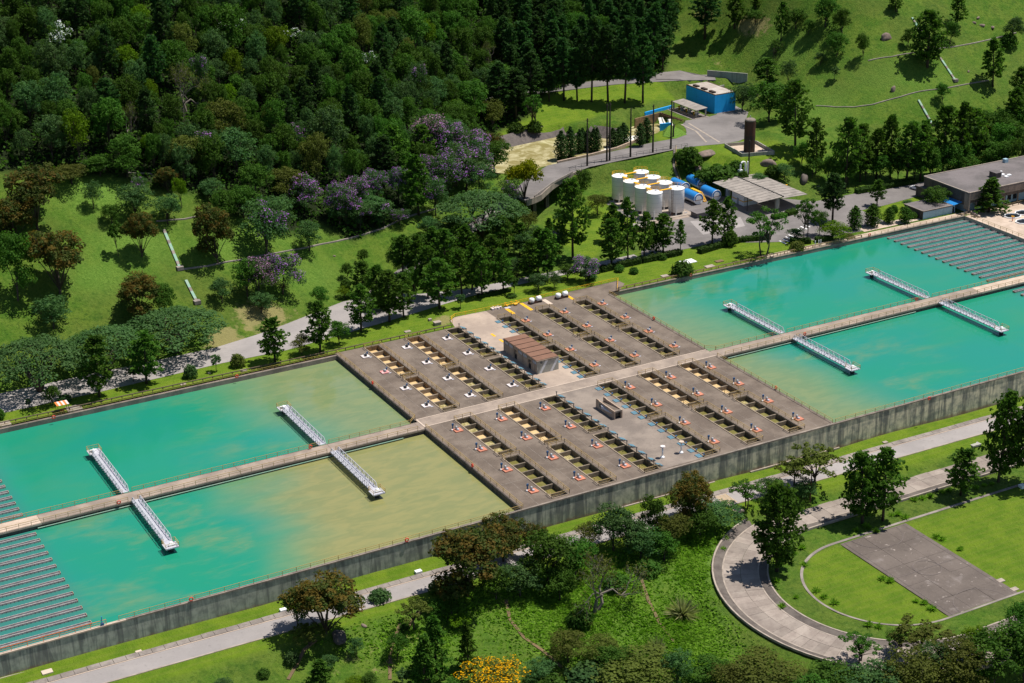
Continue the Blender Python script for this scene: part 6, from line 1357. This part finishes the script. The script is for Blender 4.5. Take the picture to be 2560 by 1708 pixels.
# kind, base x, base y, top y, crown width (source pixels)
T = '''pine 903 829 715 70|pine 974 805 680 76|pine 1009 794 687 60|pine 906 735 656 54|pinetop 1007 690 589 66|pine 1042 712 591 54|pine 1099 772 650 82|pine 1118 705 579 66|pine 1155 739 627 56|leaf 908 662 620 28|bright 863 748 712 40|bushdark 865 716 696 26
sapling 1152 772 736 26|pine 1205 742 623 60|pine 1259 731 627 50|pine 1323 704 606 56|pine 1369 699 578 68|pine 1432 648 455 80|pine 1248 650 545 58|umbrella 1203 588 452 205|grey 1312 645 572 64|leaf 1177 622 575 44|pinecone 1374 588 553 28|olive 1320 580 525 48
grey 1345 728 675 50|grey 1385 721 674 38|sapling 1286 738 692 28|bush 1279 743 733 26|purple 1463 703 637 66|purplesparse 1398 648 575 40|leaf 1060 640 580 60|leaf 1225 690 640 60|pine 1085 640 570 50|leaf 1280 690 640 60|leaf 1420 700 655 46|bush 1478 700 672 26|pine 940 770 665 60|leaf 985 760 690 56|pine 1070 745 620 62|leaf 1035 735 665 60|pine 1180 725 610 60|leaf 1135 690 610 60|pine 1235 700 590 58|grey 1295 700 640 54|pine 1345 680 575 58|leaf 1385 655 590 56|pine 1160 660 565 54|leaf 1110 640 570 60|leaf 1030 660 595 54|olive 1260 610 545 56|leaf 1000 645 585 50|grey 1340 620 560 50|pine 1300 640 560 50|grey 1075 600 535 56|leaf 1130 590 530 50|leaf 930 740 690 44
leaf 1150 610 555 56|grey 1090 600 545 50|leaf 955 775 735 44|leaf 935 780 745 40
pine 1529 665 553 68|pine 1523 604 513 48|pine 1570 653 503 54|pine 1610 647 536 44|pine 1658 634 539 60|pinecone 1632 637 570 30|pinetop 1701 632 553 34|pinetop 1780 613 503 62|pine 1819 602 497 44|bushdark 1824 614 572 40|olive 1494 537 478 52|bush 1705 688 648 52|bush 1548 679 660 24|bush 1655 649 632 22|bush 1584 684 666 22
open 1909 641 511 108|open 2013 601 487 62|grey 1986 598 565 44|tallpine 2081 554 438 58|leaf 2048 588 521 42|bright 2081 599 548 72|ball 2136 574 515 33|ball 2180 566 510 38|ball 2222 558 518 28|pinetop 2192 515 451 44|busholive 1993 625 601 37|busholive 2119 593 583 32|leaf 2342 524 462 68|pinecone 2471 531 462 76|ball 2263 557 517 32|bush 2284 546 529 20|bushdark 2234 532 510 20|grey 2270 522 497 32
pine 249 992 838 84|pine 366 959 830 82|sapling 333 955 915 34|leaf 132 1014 960 46|bushgrey 163 1002 985 34|bushgrey 477 944 906 34|sapling 541 930 886 27|busholive 595 917 880 35|pine 688 904 793 74|olive 754 886 828 48|pine 801 882 758 72|leaf 848 862 795 54|leaf 801 769 712 46|sapling 72 1024 996 15|bushdark 2 1048 1018 24|leaf 868 700 655 30
umbrella 440 880 742 235|umbrella 270 930 790 210|umbrella 100 978 812 230|grey 135 822 728 84|rust 95 575 398 155|rust 150 735 552 155|rust 40 610 480 120|leaf 45 752 565 95|rust 355 642 516 84|rust 545 658 497 108|rust 345 792 668 118|leaf 410 800 700 60
leaf 620 748 640 74|pink 650 748 643 70|purple 706 735 630 92|grey 655 783 722 62|grey 555 757 688 54|sapling 297 640 556 36|grey 340 545 452 84|grey 235 522 448 44|leaf 318 442 328 88|olive 475 432 326 104|purplesparse 665 642 497 128|purple 770 530 436 76|purple 850 565 462 68|grey 775 628 543 64|grey 420 560 480 70|leaf 280 560 505 46
leaf 560 560 470 60|bright 455 520 440 36|purplesparse 350 495 440 40|olive 720 500 410 90|purplesparse 900 575 500 70|leaf 610 545 455 70|grey 700 580 480 70|rust 420 480 410 60|grey 530 500 440 60|leaf 250 440 380 80|olive 180 460 400 90|leaf 640 500 400 80
pink 1085 408 292 84|purple 1120 420 305 80|purple 1160 425 325 84|purplesparse 1165 475 372 120|purple 1120 500 392 88|purple 996 505 420 56|purple 941 505 425 64|purple 868 562 465 76|grey 925 548 478 90|purplesparse 1000 562 518 52|pine 985 445 318 74|purple 1135 385 300 90|purple 1185 400 325 80|pink 1060 380 300 60|purple 1190 450 350 80|purplesparse 1200 500 410 80|purple 1140 465 360 90|purplesparse 1090 540 440 70|purple 1060 470 390 60|purple 900 520 440 64|purplesparse 960 560 500 60|pine 1047 538 395 78|pine 1062 420 318 62|rust 1225 405 322 76|leaf 1237 435 342 92|yellowgreen 1310 522 402 100|leaf 1338 505 452 44|leaf 1290 560 500 60|purplesparse 1270 520 450 60
open 1335 328 232 54|bush 1290 332 305 38|bush 1337 330 300 36|leaf 1452 505 418 46|grey 1400 570 520 40|leaf 1240 600 545 50
tallpine 1326 274 140 58|tallpine 1410 252 105 54|tallpine 1443 253 128 50|tallpine 1479 255 58 56|tallpine 1520 254 75 58|tallpine 1562 258 55 60|tallpine 1607 258 98 58|tallpine 1373 254 150 44|tallpine 1290 300 180 64|tallpine 1250 300 165 62|tallpine 1660 150 -20 66|tallpine 1625 190 20 60
cypress 1403 407 328 32|cypress 1426 400 318 29|cypress 1447 390 324 23|cypress 1458 386 321 22|cypress 1470 386 322 22|cypress 1483 386 321 23|cypress 1493 386 320 22|cypress 1531 374 321 26|cypress 1545 371 318 23|cypress 1562 366 307 29|cypress 1599 366 309 26|cypress 1618 354 295 28
tallpine 1762 97 -30 70|pine 1836 71 -12 50|leaf 1888 62 22 40|pine 1888 24 -14 28|pine 1952 102 13 35|open 1935 155 96 44|leaf 1990 72 18 52|leaf 2062 68 -12 62|leaf 2020 88 47 27|leaf 2106 87 17 50|leaf 2092 142 76 54|leaf 2157 150 84 34|pine 2240 30 -14 36|bigpine 2318 168 38 108|leaf 2270 118 69 32|pine 2392 67 -8 42|leaf 2375 110 51 36|grey 2530 113 38 48|bushdark 2522 118 80 40|pine 2482 216 104 58|leaf 2355 258 206 36|sapling 2086 200 168 23
pine 1918 212 148 62|grey 1970 212 148 38|grey 2050 163 128 30|grey 1856 278 203 60|leaf 1922 305 198 98|pine 1988 376 212 80|pine 2040 433 302 48|pine 2113 472 306 74|pine 2190 446 328 62|pine 2225 446 298 58|pine 2265 456 313 78|pine 2300 446 310 54|pine 2355 436 276 80|pine 2395 428 266 64|pine 2430 420 283 74|pine 2540 300 178 60|pine 2530 345 228 64|leaf 2455 340 268 64|leaf 2500 400 300 74|leaf 2555 405 308 66|leaf 2480 428 348 66|pine 1965 300 225 50|leaf 2150 440 380 50|leaf 2330 440 370 60|leaf 2410 440 380 60|leaf 2100 420 350 40
leaf 2070 455 385 50|leaf 2120 462 392 50|leaf 2165 450 372 54|leaf 2200 455 380 54|leaf 2245 450 372 56|leaf 2285 452 366 56|leaf 2325 450 362 56|leaf 2370 442 350 60|leaf 2400 432 340 60|leaf 2440 415 325 64|leaf 2520 380 290 64|leaf 2545 345 255 60|leaf 2500 350 268 60|grey 2420 380 310 54|leaf 2330 405 340 54|pine 2150 455 320 60|pine 2300 452 318 60|leaf 2555 430 340 60|leaf 2515 425 345 60|leaf 2030 445 385 44|leaf 2005 415 350 44|agave 2475 322 300 30|agave 2540 280 258 34|agave 2525 332 310 32|agave 2462 400 378 28|agave 2555 262 240 26|bushdark 1722 424 362 62|bush 1800 462 408 84|bushdark 1855 452 424 34|grey 1960 450 404 48|bush 1760 455 420 50|bushdark 1700 400 375 34|bush 1840 430 400 40|bushdark 1935 440 410 40|grey 1895 455 430 40
rust 1168 1490 1278 200|rust 1258 1405 1266 122|rust 1340 1400 1298 66|leaf 1370 1465 1306 132|grey 1300 1492 1392 94|grey 1534 1378 1244 102|olive 1472 1374 1297 72|grey 1567 1374 1273 82|leaf 1630 1360 1222 66|olive 1681 1376 1268 90|rust 1726 1310 1165 112|bright 1713 1296 1222 72|grey 1789 1308 1243 112|openolive 2032 1230 1098 124|openolive 1985 1214 1138 84|grey 2010 1245 1194 62|open 1866 1268 1187 80|grey 1925 1244 1188 64
bigpine 1942 1428 1207 158|bigpine 2156 1310 1134 122|pine 2207 1302 1122 92|pine 2401 1238 1114 84|bigpine 2495 1205 978 112|bigpine 2562 1215 1000 118|openolive 2300 1650 1532 134|open 2252 1636 1560 74|open 2150 1656 1570 94|leaf 2080 1745 1643 128|grey 2180 1765 1638 138|olive 2285 1765 1608 148|olive 2390 1745 1578 138|leaf 2480 1725 1553 138|leaf 2562 1705 1518 148|bright 2440 1645 1550 84|leaf 2545 1605 1493 74|grey 2345 1705 1588 116|leaf 2030 1790 1680 110|olive 2240 1800 1690 120
olive 1920 1728 1617 168|olive 1830 1750 1648 106|olive 1590 1724 1608 186|olive 1420 1656 1558 96|bushgrey 1480 1718 1655 120|grey 1692 1724 1608 74|spray 1640 1632 1572 50|spray 1706 1538 1474 76|bare 1488 1528 1352 140|yellow 1232 1745 1655 160|pinecone 1060 1718 1600 74|pinecone 1091 1680 1557 74|pinecone 1172 1675 1567 48|openolive 1035 1576 1480 78|leaf 1091 1547 1491 48|leaf 1130 1536 1476 48|leaf 993 1650 1575 50|leaf 1012 1575 1557 26|grey 892 1643 1586 38|sapling 1007 1712 1670 32
leaf 1440 1440 1330 90|leaf 1400 1500 1410 80|grey 1600 1400 1300 80|leaf 1660 1400 1310 80|leaf 1240 1500 1410 80|bush 1450 1560 1520 60|bush 1540 1470 1430 60|bush 1620 1430 1395 60|leaf 1750 1340 1255 80|olive 1500 1660 1580 90|leaf 1530 1690 1600 90|grey 1350 1700 1640 70|leaf 1780 1720 1630 110|bright 1150 1570 1530 50|bushgrey 950 1500 1470 50|bush 1100 1480 1450 50|rust 813 1590 1404 178|leaf 745 1565 1462 68|openolive 774 1615 1554 84|bushgrey 730 1658 1624 34|grey 822 1676 1626 38|pinecone 800 1720 1656 64|bright 890 1715 1692 48|leaf 925 1710 1678 42|leaf 1260 1745 1690 90|bush 1380 1740 1680 70|leaf 1130 1745 1690 60|bush 660 1690 1668 30|grey 560 1720 1690 40'''
def region(x, y):
    if y > 1150: return 'by the oval track' if x > 1800 and y < 1450 else 'at the bottom right' if x > 1780 else 'below the outer wall' if y < 1500 and x > 1100 else 'on the foreground slope'
    if x < 860: return 'on the left lawn strip' if y > 820 and not (y < 990 and x < 460 and y < 985 and False) else 'on the left grass slope'
    if y < 280 and x > 1700: return 'on the right hill'
    if x > 1700 and y < 480: return 'below the right hill'
    if y < 420 and x > 1240: return 'by the upper channel'
    if y < 580 and x < 1480: return 'at the forest edge'
    if x < 1480: return 'along the middle road'
    return 'before the tank yard' if x < 1850 else 'by the right basin'
rows = []
for e in T.replace('\n', '|').split('|'):
    k_, a, b, c, d = e.split(); rows.append((k_, float(a), float(b), float(c), float(d)))
groups = {}
for r_ in rows: groups.setdefault((DESC[r_[0]], region(r_[1], r_[2])), []).append(r_)
NAMES = {}
for (ds, rg), rs in groups.items():
    rs.sort(key=lambda r_: r_[1])
    for i, r_ in enumerate(rs): NAMES[r_] = (ds + ' ' + rg) if len(rs) == 1 else '%s, %s from left %s' % (ds, nth(i + 1), rg)
for r_ in rows:
    k_, bx_, by_, ty_, w_ = r_; P_ = at(bx_, min(by_, 1850)); q_ = ppm(P_); H = max(.8, (by_ - ty_) / (q_ * .924)); Wd = w_ / q_ * (1.0 if k_ == 'bigpine' else 1.2 if 'pine' in k_ else 1.2 if by_ > 1150 else 1.12)
    if k_ in ('leaf', 'grey', 'olive', 'bright', 'purple', 'purplesparse', 'pink', 'rust', 'open', 'openolive', 'yellow', 'yellowgreen'): H = max(.7, H - Wd * .5 * .40 / .924 * .55)
    if k_ == 'umbrella': H = max(4.5, H - Wd * .5 * .40 * .75)
    PLANTED.append((P_[0], P_[1], Wd)); plant(k_, (P_[0], P_[1], P_[2] - .05), H, Wd, NAMES[r_], 'trees ' + region(bx_, by_))
# ---- the closed forest on the left and top
fz = zone[..., 1] > .5
cand = []
order = rng.permutation(int(fz.sum())); gi_, gj_ = np.where(fz); cell = {}
def free(x, y, d):
    a, b = int(x // 8), int(y // 8)
    for i in range(a - 2, a + 3):
        for j in range(b - 2, b + 3):
            for (u_, v_, s) in cell.get((i, j), ()):
                if (u_ - x) ** 2 + (v_ - y) ** 2 < (.5 * (s + d)) ** 2: return False
    return True
for (u_, v_, w_) in PLANTED: cell.setdefault((int(u_ // 8), int(v_ // 8)), []).append((u_, v_, min(w_, 9) * .8))
nf = 0; fcount = {}
WHITE = [(158, 90, 64, 90), (560, 70, 40, 40), (600, 62, 50, 40), (725, 88, 60, 40), (920, 150, 42, 60), (770, 92, 40, 34)]
for (x, y, w_, h_) in WHITE:
    P_ = at(x, y + h_ * .9); q_ = ppm(P_); plant('white', tuple(P_), h_ * 1.3 / q_, w_ * 1.25 / q_, 'silvery white-topped tree standing out of the forest, %s from left' % nth(1 + sorted(a[0] for a in WHITE).index(x)), 'white-topped forest trees'); cell.setdefault((int(P_[0] // 8), int(P_[1] // 8)), []).append((P_[0], P_[1], w_ / q_ * .7))
for o_ in order:
    u_ = gu[gi_[o_], gj_[o_]] + rng.uniform(-1, 1); v_ = gv[gi_[o_], gj_[o_]] + rng.uniform(-1, 1); z = hz(u_, v_); x, y = project((u_, v_, z))
    if not (-60 < x < 2620 and -75 < y < 480): continue
    piney = rng.random() < (.82 if x > 1290 - .35 * (300 - y) else .06)
    tt_ = rng.random(); Wd = (rng.uniform(6.5, 10.5) if tt_ < .62 else rng.uniform(4.5, 6.5) if tt_ < .8 else rng.uniform(10.5, 14)) if not piney else rng.uniform(6.5, 9)
    dmin = Wd * (.68 if not piney else .70)
    if not free(u_, v_, dmin): continue
    cell.setdefault((int(u_ // 8), int(v_ // 8)), []).append((u_, v_, dmin)); nf += 1
    if nf in (14, 40, 77, 120, 190, 240, 300) and not piney:
        plant('bare', (u_, v_, z - .3), Wd * 1.0 + 6, Wd * .9, 'bare grey-brown crown standing out of the forest canopy', 'bare forest trees'); continue
    if piney: k_ = 'tallpine'; H = rng.uniform(15, 21)
    else:
        k_ = str(rng.choice(['leaf', 'grey', 'olive', 'bright', 'purplesparse'], p=[.50, .24, .07, .05, .14] if (y > 400 and x > 480) else [.60, .24, .07, .06, .03] if y > 240 else [.68, .24, .05, .03, 0])); H = Wd * rng.uniform(.65, 1.05) + rng.uniform(3, 9)
    zn = ('along the top edge' if y < 110 else 'amid the forest' if y < 270 else 'along the lower forest edge') + (' at far left' if x < 330 else ' at left' if x < 680 else ' above the purple trees' if x < 1150 else ' above the upper channel')
    lb = '%s, canopy %s' % (DESC[k_], zn); fcount[k_] = fcount.get(k_, 0) + 1
    plant(k_, (u_, v_, z - .3), H, Wd, lb, 'forest trees: %s %s' % (DESC[k_], zn))
print('FOREST', nf, fcount)
for (x0, y0, x1, y1, n, k_) in ((1760, 20, 1850, -40, 6, 'pine'), (1985, 60, 2110, -40, 8, 'leaf')):
    pass
# undergrowth on the forest floor
def scatter_stuff(name, mask, n, material, size, hmin, hmax, upn=.5, label=None, aspect=.8):
    ii, jj = np.where(mask); s = rng.integers(0, len(ii), n); u_ = gu[ii[s], jj[s]] + rng.uniform(-1, 1, n); v_ = gv[ii[s], jj[s]] + rng.uniform(-1, 1, n)
    x = np.clip((u_ - U0) / ST, 0, nu - 1.001); y = np.clip((v_ - V0) / ST, 0, nv - 1.001); i = x.astype(int); j = y.astype(int); a = x - i; b = y - j
    z = GZ[i, j] * (1 - a) * (1 - b) + GZ[i + 1, j] * a * (1 - b) + GZ[i, j + 1] * (1 - a) * b + GZ[i + 1, j + 1] * a * b
    c = np.stack([u_, v_, z + rng.uniform(hmin, hmax, n)], 1); nn = rng.normal(size=(n, 3)); nn[:, 2] = np.abs(nn[:, 2]) + upn
    o = tag(link(name, card_mesh(name, cards(c, nn, rng.uniform(.6, 1.4, n) * size, aspect), material)), label, kind='stuff'); return o
inview = (px > -80) & (px < 2640) & (py > -90) & (py < 1790)
scatter_stuff('forest_undergrowth', fz & inview, 45000, M['leaf'], 1.1, .1, 2.4)
# long grass: upright blades in tufts
def blades(name, weight, n, material, h, w_):
    wgt = (weight * inview).ravel(); wgt = wgt / wgt.sum(); s = rng.choice(len(wgt), n, p=wgt); u_ = gu.ravel()[s] + rng.uniform(-1.2, 1.2, n); v_ = gv.ravel()[s] + rng.uniform(-1.2, 1.2, n)
    z = np.array([hz(a, b) for a, b in zip(u_, v_)]); c = np.stack([u_, v_, z], 1); L = rng.uniform(.5, 1.2, n) * h
    d = unit(rng.normal(size=(n, 3)) * np.array([1, 1, .1]) + np.array([0, 0, .55])); t_ = unit(np.cross(d, rng.normal(size=(n, 3)))) * (w_ * rng.uniform(.6, 1.3, n))[:, None]
    e = c + d * L[:, None]; lean = rng.normal(size=(n, 3)) * np.array([.5, .5, 0]) * L[:, None]
    v = np.stack([c - t_, c + t_, e + t_ * .8, e - t_ * .8 + lean], 1).reshape(-1, 3); return tag(link(name, card_mesh(name, v, material)), kind='stuff')
lw_ = (gv < -13.5) * zone[..., 3] ** 1.5 * (1 - zone[..., 0]) * (~((w < 37) & (gu > 18))) * (w > 37.5)
blades('long_grass', lw_, 34000, M['tallgrass'], .55, .17)
# clumps of tall grass round the oval track
tuft = [spray('grass_clump', 300 + s, 'tallgrass', 'grass clump', 1.4, 90, .07) for s in range(2)]
TU = [(1700, 1330), (1730, 1345), (1760, 1355), (1790, 1360), (1812, 1350), (1745, 1375), (1720, 1392), (1775, 1385), (1700, 1370), (1808, 1375), (2140, 1327), (2165, 1318), (2190, 1330), (2228, 1290), (2245, 1288), (2262, 1296), (2285, 1252), (2305, 1248), (2325, 1243), (2355, 1232), (2372, 1228), (2440, 1222), (2460, 1216),
      (2480, 1212), (1955, 1520), (1985, 1385), (2005, 1372), (2040, 1480), (2060, 1495), (2085, 1510), (1990, 1495), (2205, 1450), (2225, 1455), (2290, 1505), (2310, 1510), (2330, 1525), (2170, 1565), (2195, 1570), (2340, 1345), (2355, 1350), (2400, 1375), (1940, 1455), (2010, 1415)]
for i, (x, y) in enumerate(TU):
    P_ = at(x, y); lab = 'bright tall grass clump, %s from left round the oval track' % nth(1 + sorted(t_[0] for t_ in TU).index(x))
    s = rng.uniform(.8, 1.3)
    if i < 2: o = tuft[i]; o.location = P_; o['label'] = lab; o['group'] = 'grass clumps round the oval track'; o.scale = (s, s, s)
    else: dup(tuft[i % 2], tuple(P_), rng.uniform(0, 6.28), (s, s, s), lab, 'grass clumps round the oval track')
# hedges
def hedge(p0, p1, hh_, ww_, lab, mt='hedge'):
    A_, B_ = at(*p0), at(*p1); L = np.linalg.norm(B_ - A_); n = int(L * 42); f_ = rng.random(n); d = (B_ - A_) / L; sd = np.array([-d[1], d[0], 0])
    r = thing('hedge', lab, 'hedge', tuple(A_), 0, 'clipped hedges'); q_ = rng.uniform(-.5, .5, n); face = rng.random(n)
    off = np.where(face < .5, q_, np.sign(q_) * .5); zz = np.where(face < .5, 1.0, rng.uniform(.1, 1, n)) + rng.normal(size=n) * .05
    c = (B_ - A_) * f_[:, None] + sd * (off * ww_)[:, None] + np.array([0, 0, 1]) * (zz * hh_)[:, None]
    nn = np.where(face[:, None] < .5, np.array([0, 0, 1.0]), sd * np.sign(q_)[:, None]) + rng.normal(size=(n, 3)) * .45
    add_mesh(r, 'foliage', card_mesh('foliage', cards(c, nn, rng.uniform(.35, .6, n)), M[mt]))
    core = MB().bar((0, 0, hh_ * .45), tuple(B_ - A_ + np.array([0, 0, hh_ * .45])), ww_ * .85, hh_ * .8); add_mesh(r, 'core', core.mesh('core', M['hedge']))
for a_ in (((1502, 680), (1600, 658), 1.6, 2.0, 'dark clipped hedge under the first pines before the tank yard'), ((1605, 657), (1702, 636), 1.6, 2.0, 'dark clipped hedge ending at the white paving patch'), ((1748, 634), (1850, 604), 1.5, 2.2, 'dark hedge right of the white paving patch'),
           ((1855, 604), (1925, 598), 1.5, 2.0, 'dark hedge behind the big forked tree'), ((1975, 608), (2027, 608), 1.5, 1.8, 'square dark hedge left of the gap by the right basin'), ((2038, 605), (2080, 602), 1.5, 1.8, 'square dark hedge right of the gap by the right basin'),
           ((1932, 548), (1962, 541), 1.3, 2.6, 'pale olive clipped hedge, left block by the carport', 'bushleaf'), ((1966, 539), (1990, 532), 1.3, 2.4, 'pale olive clipped hedge, right block by the carport', 'bushleaf'), ((2140, 484), (2285, 458), 1.6, 2.4, 'long dark hedge along the road before the pines'),
           ((1452, 690), (1498, 682), 1.3, 1.8, 'short dark hedge behind the purple tree'), ((1195, 745), (1275, 728), .9, 1.6, 'low dark hedge along the middle road')): hedge(*a_)
print('TRIS', sum(len(m_.polygons) * 2 for m_ in bpy.data.meshes), 'OBJ', len(bpy.data.objects))
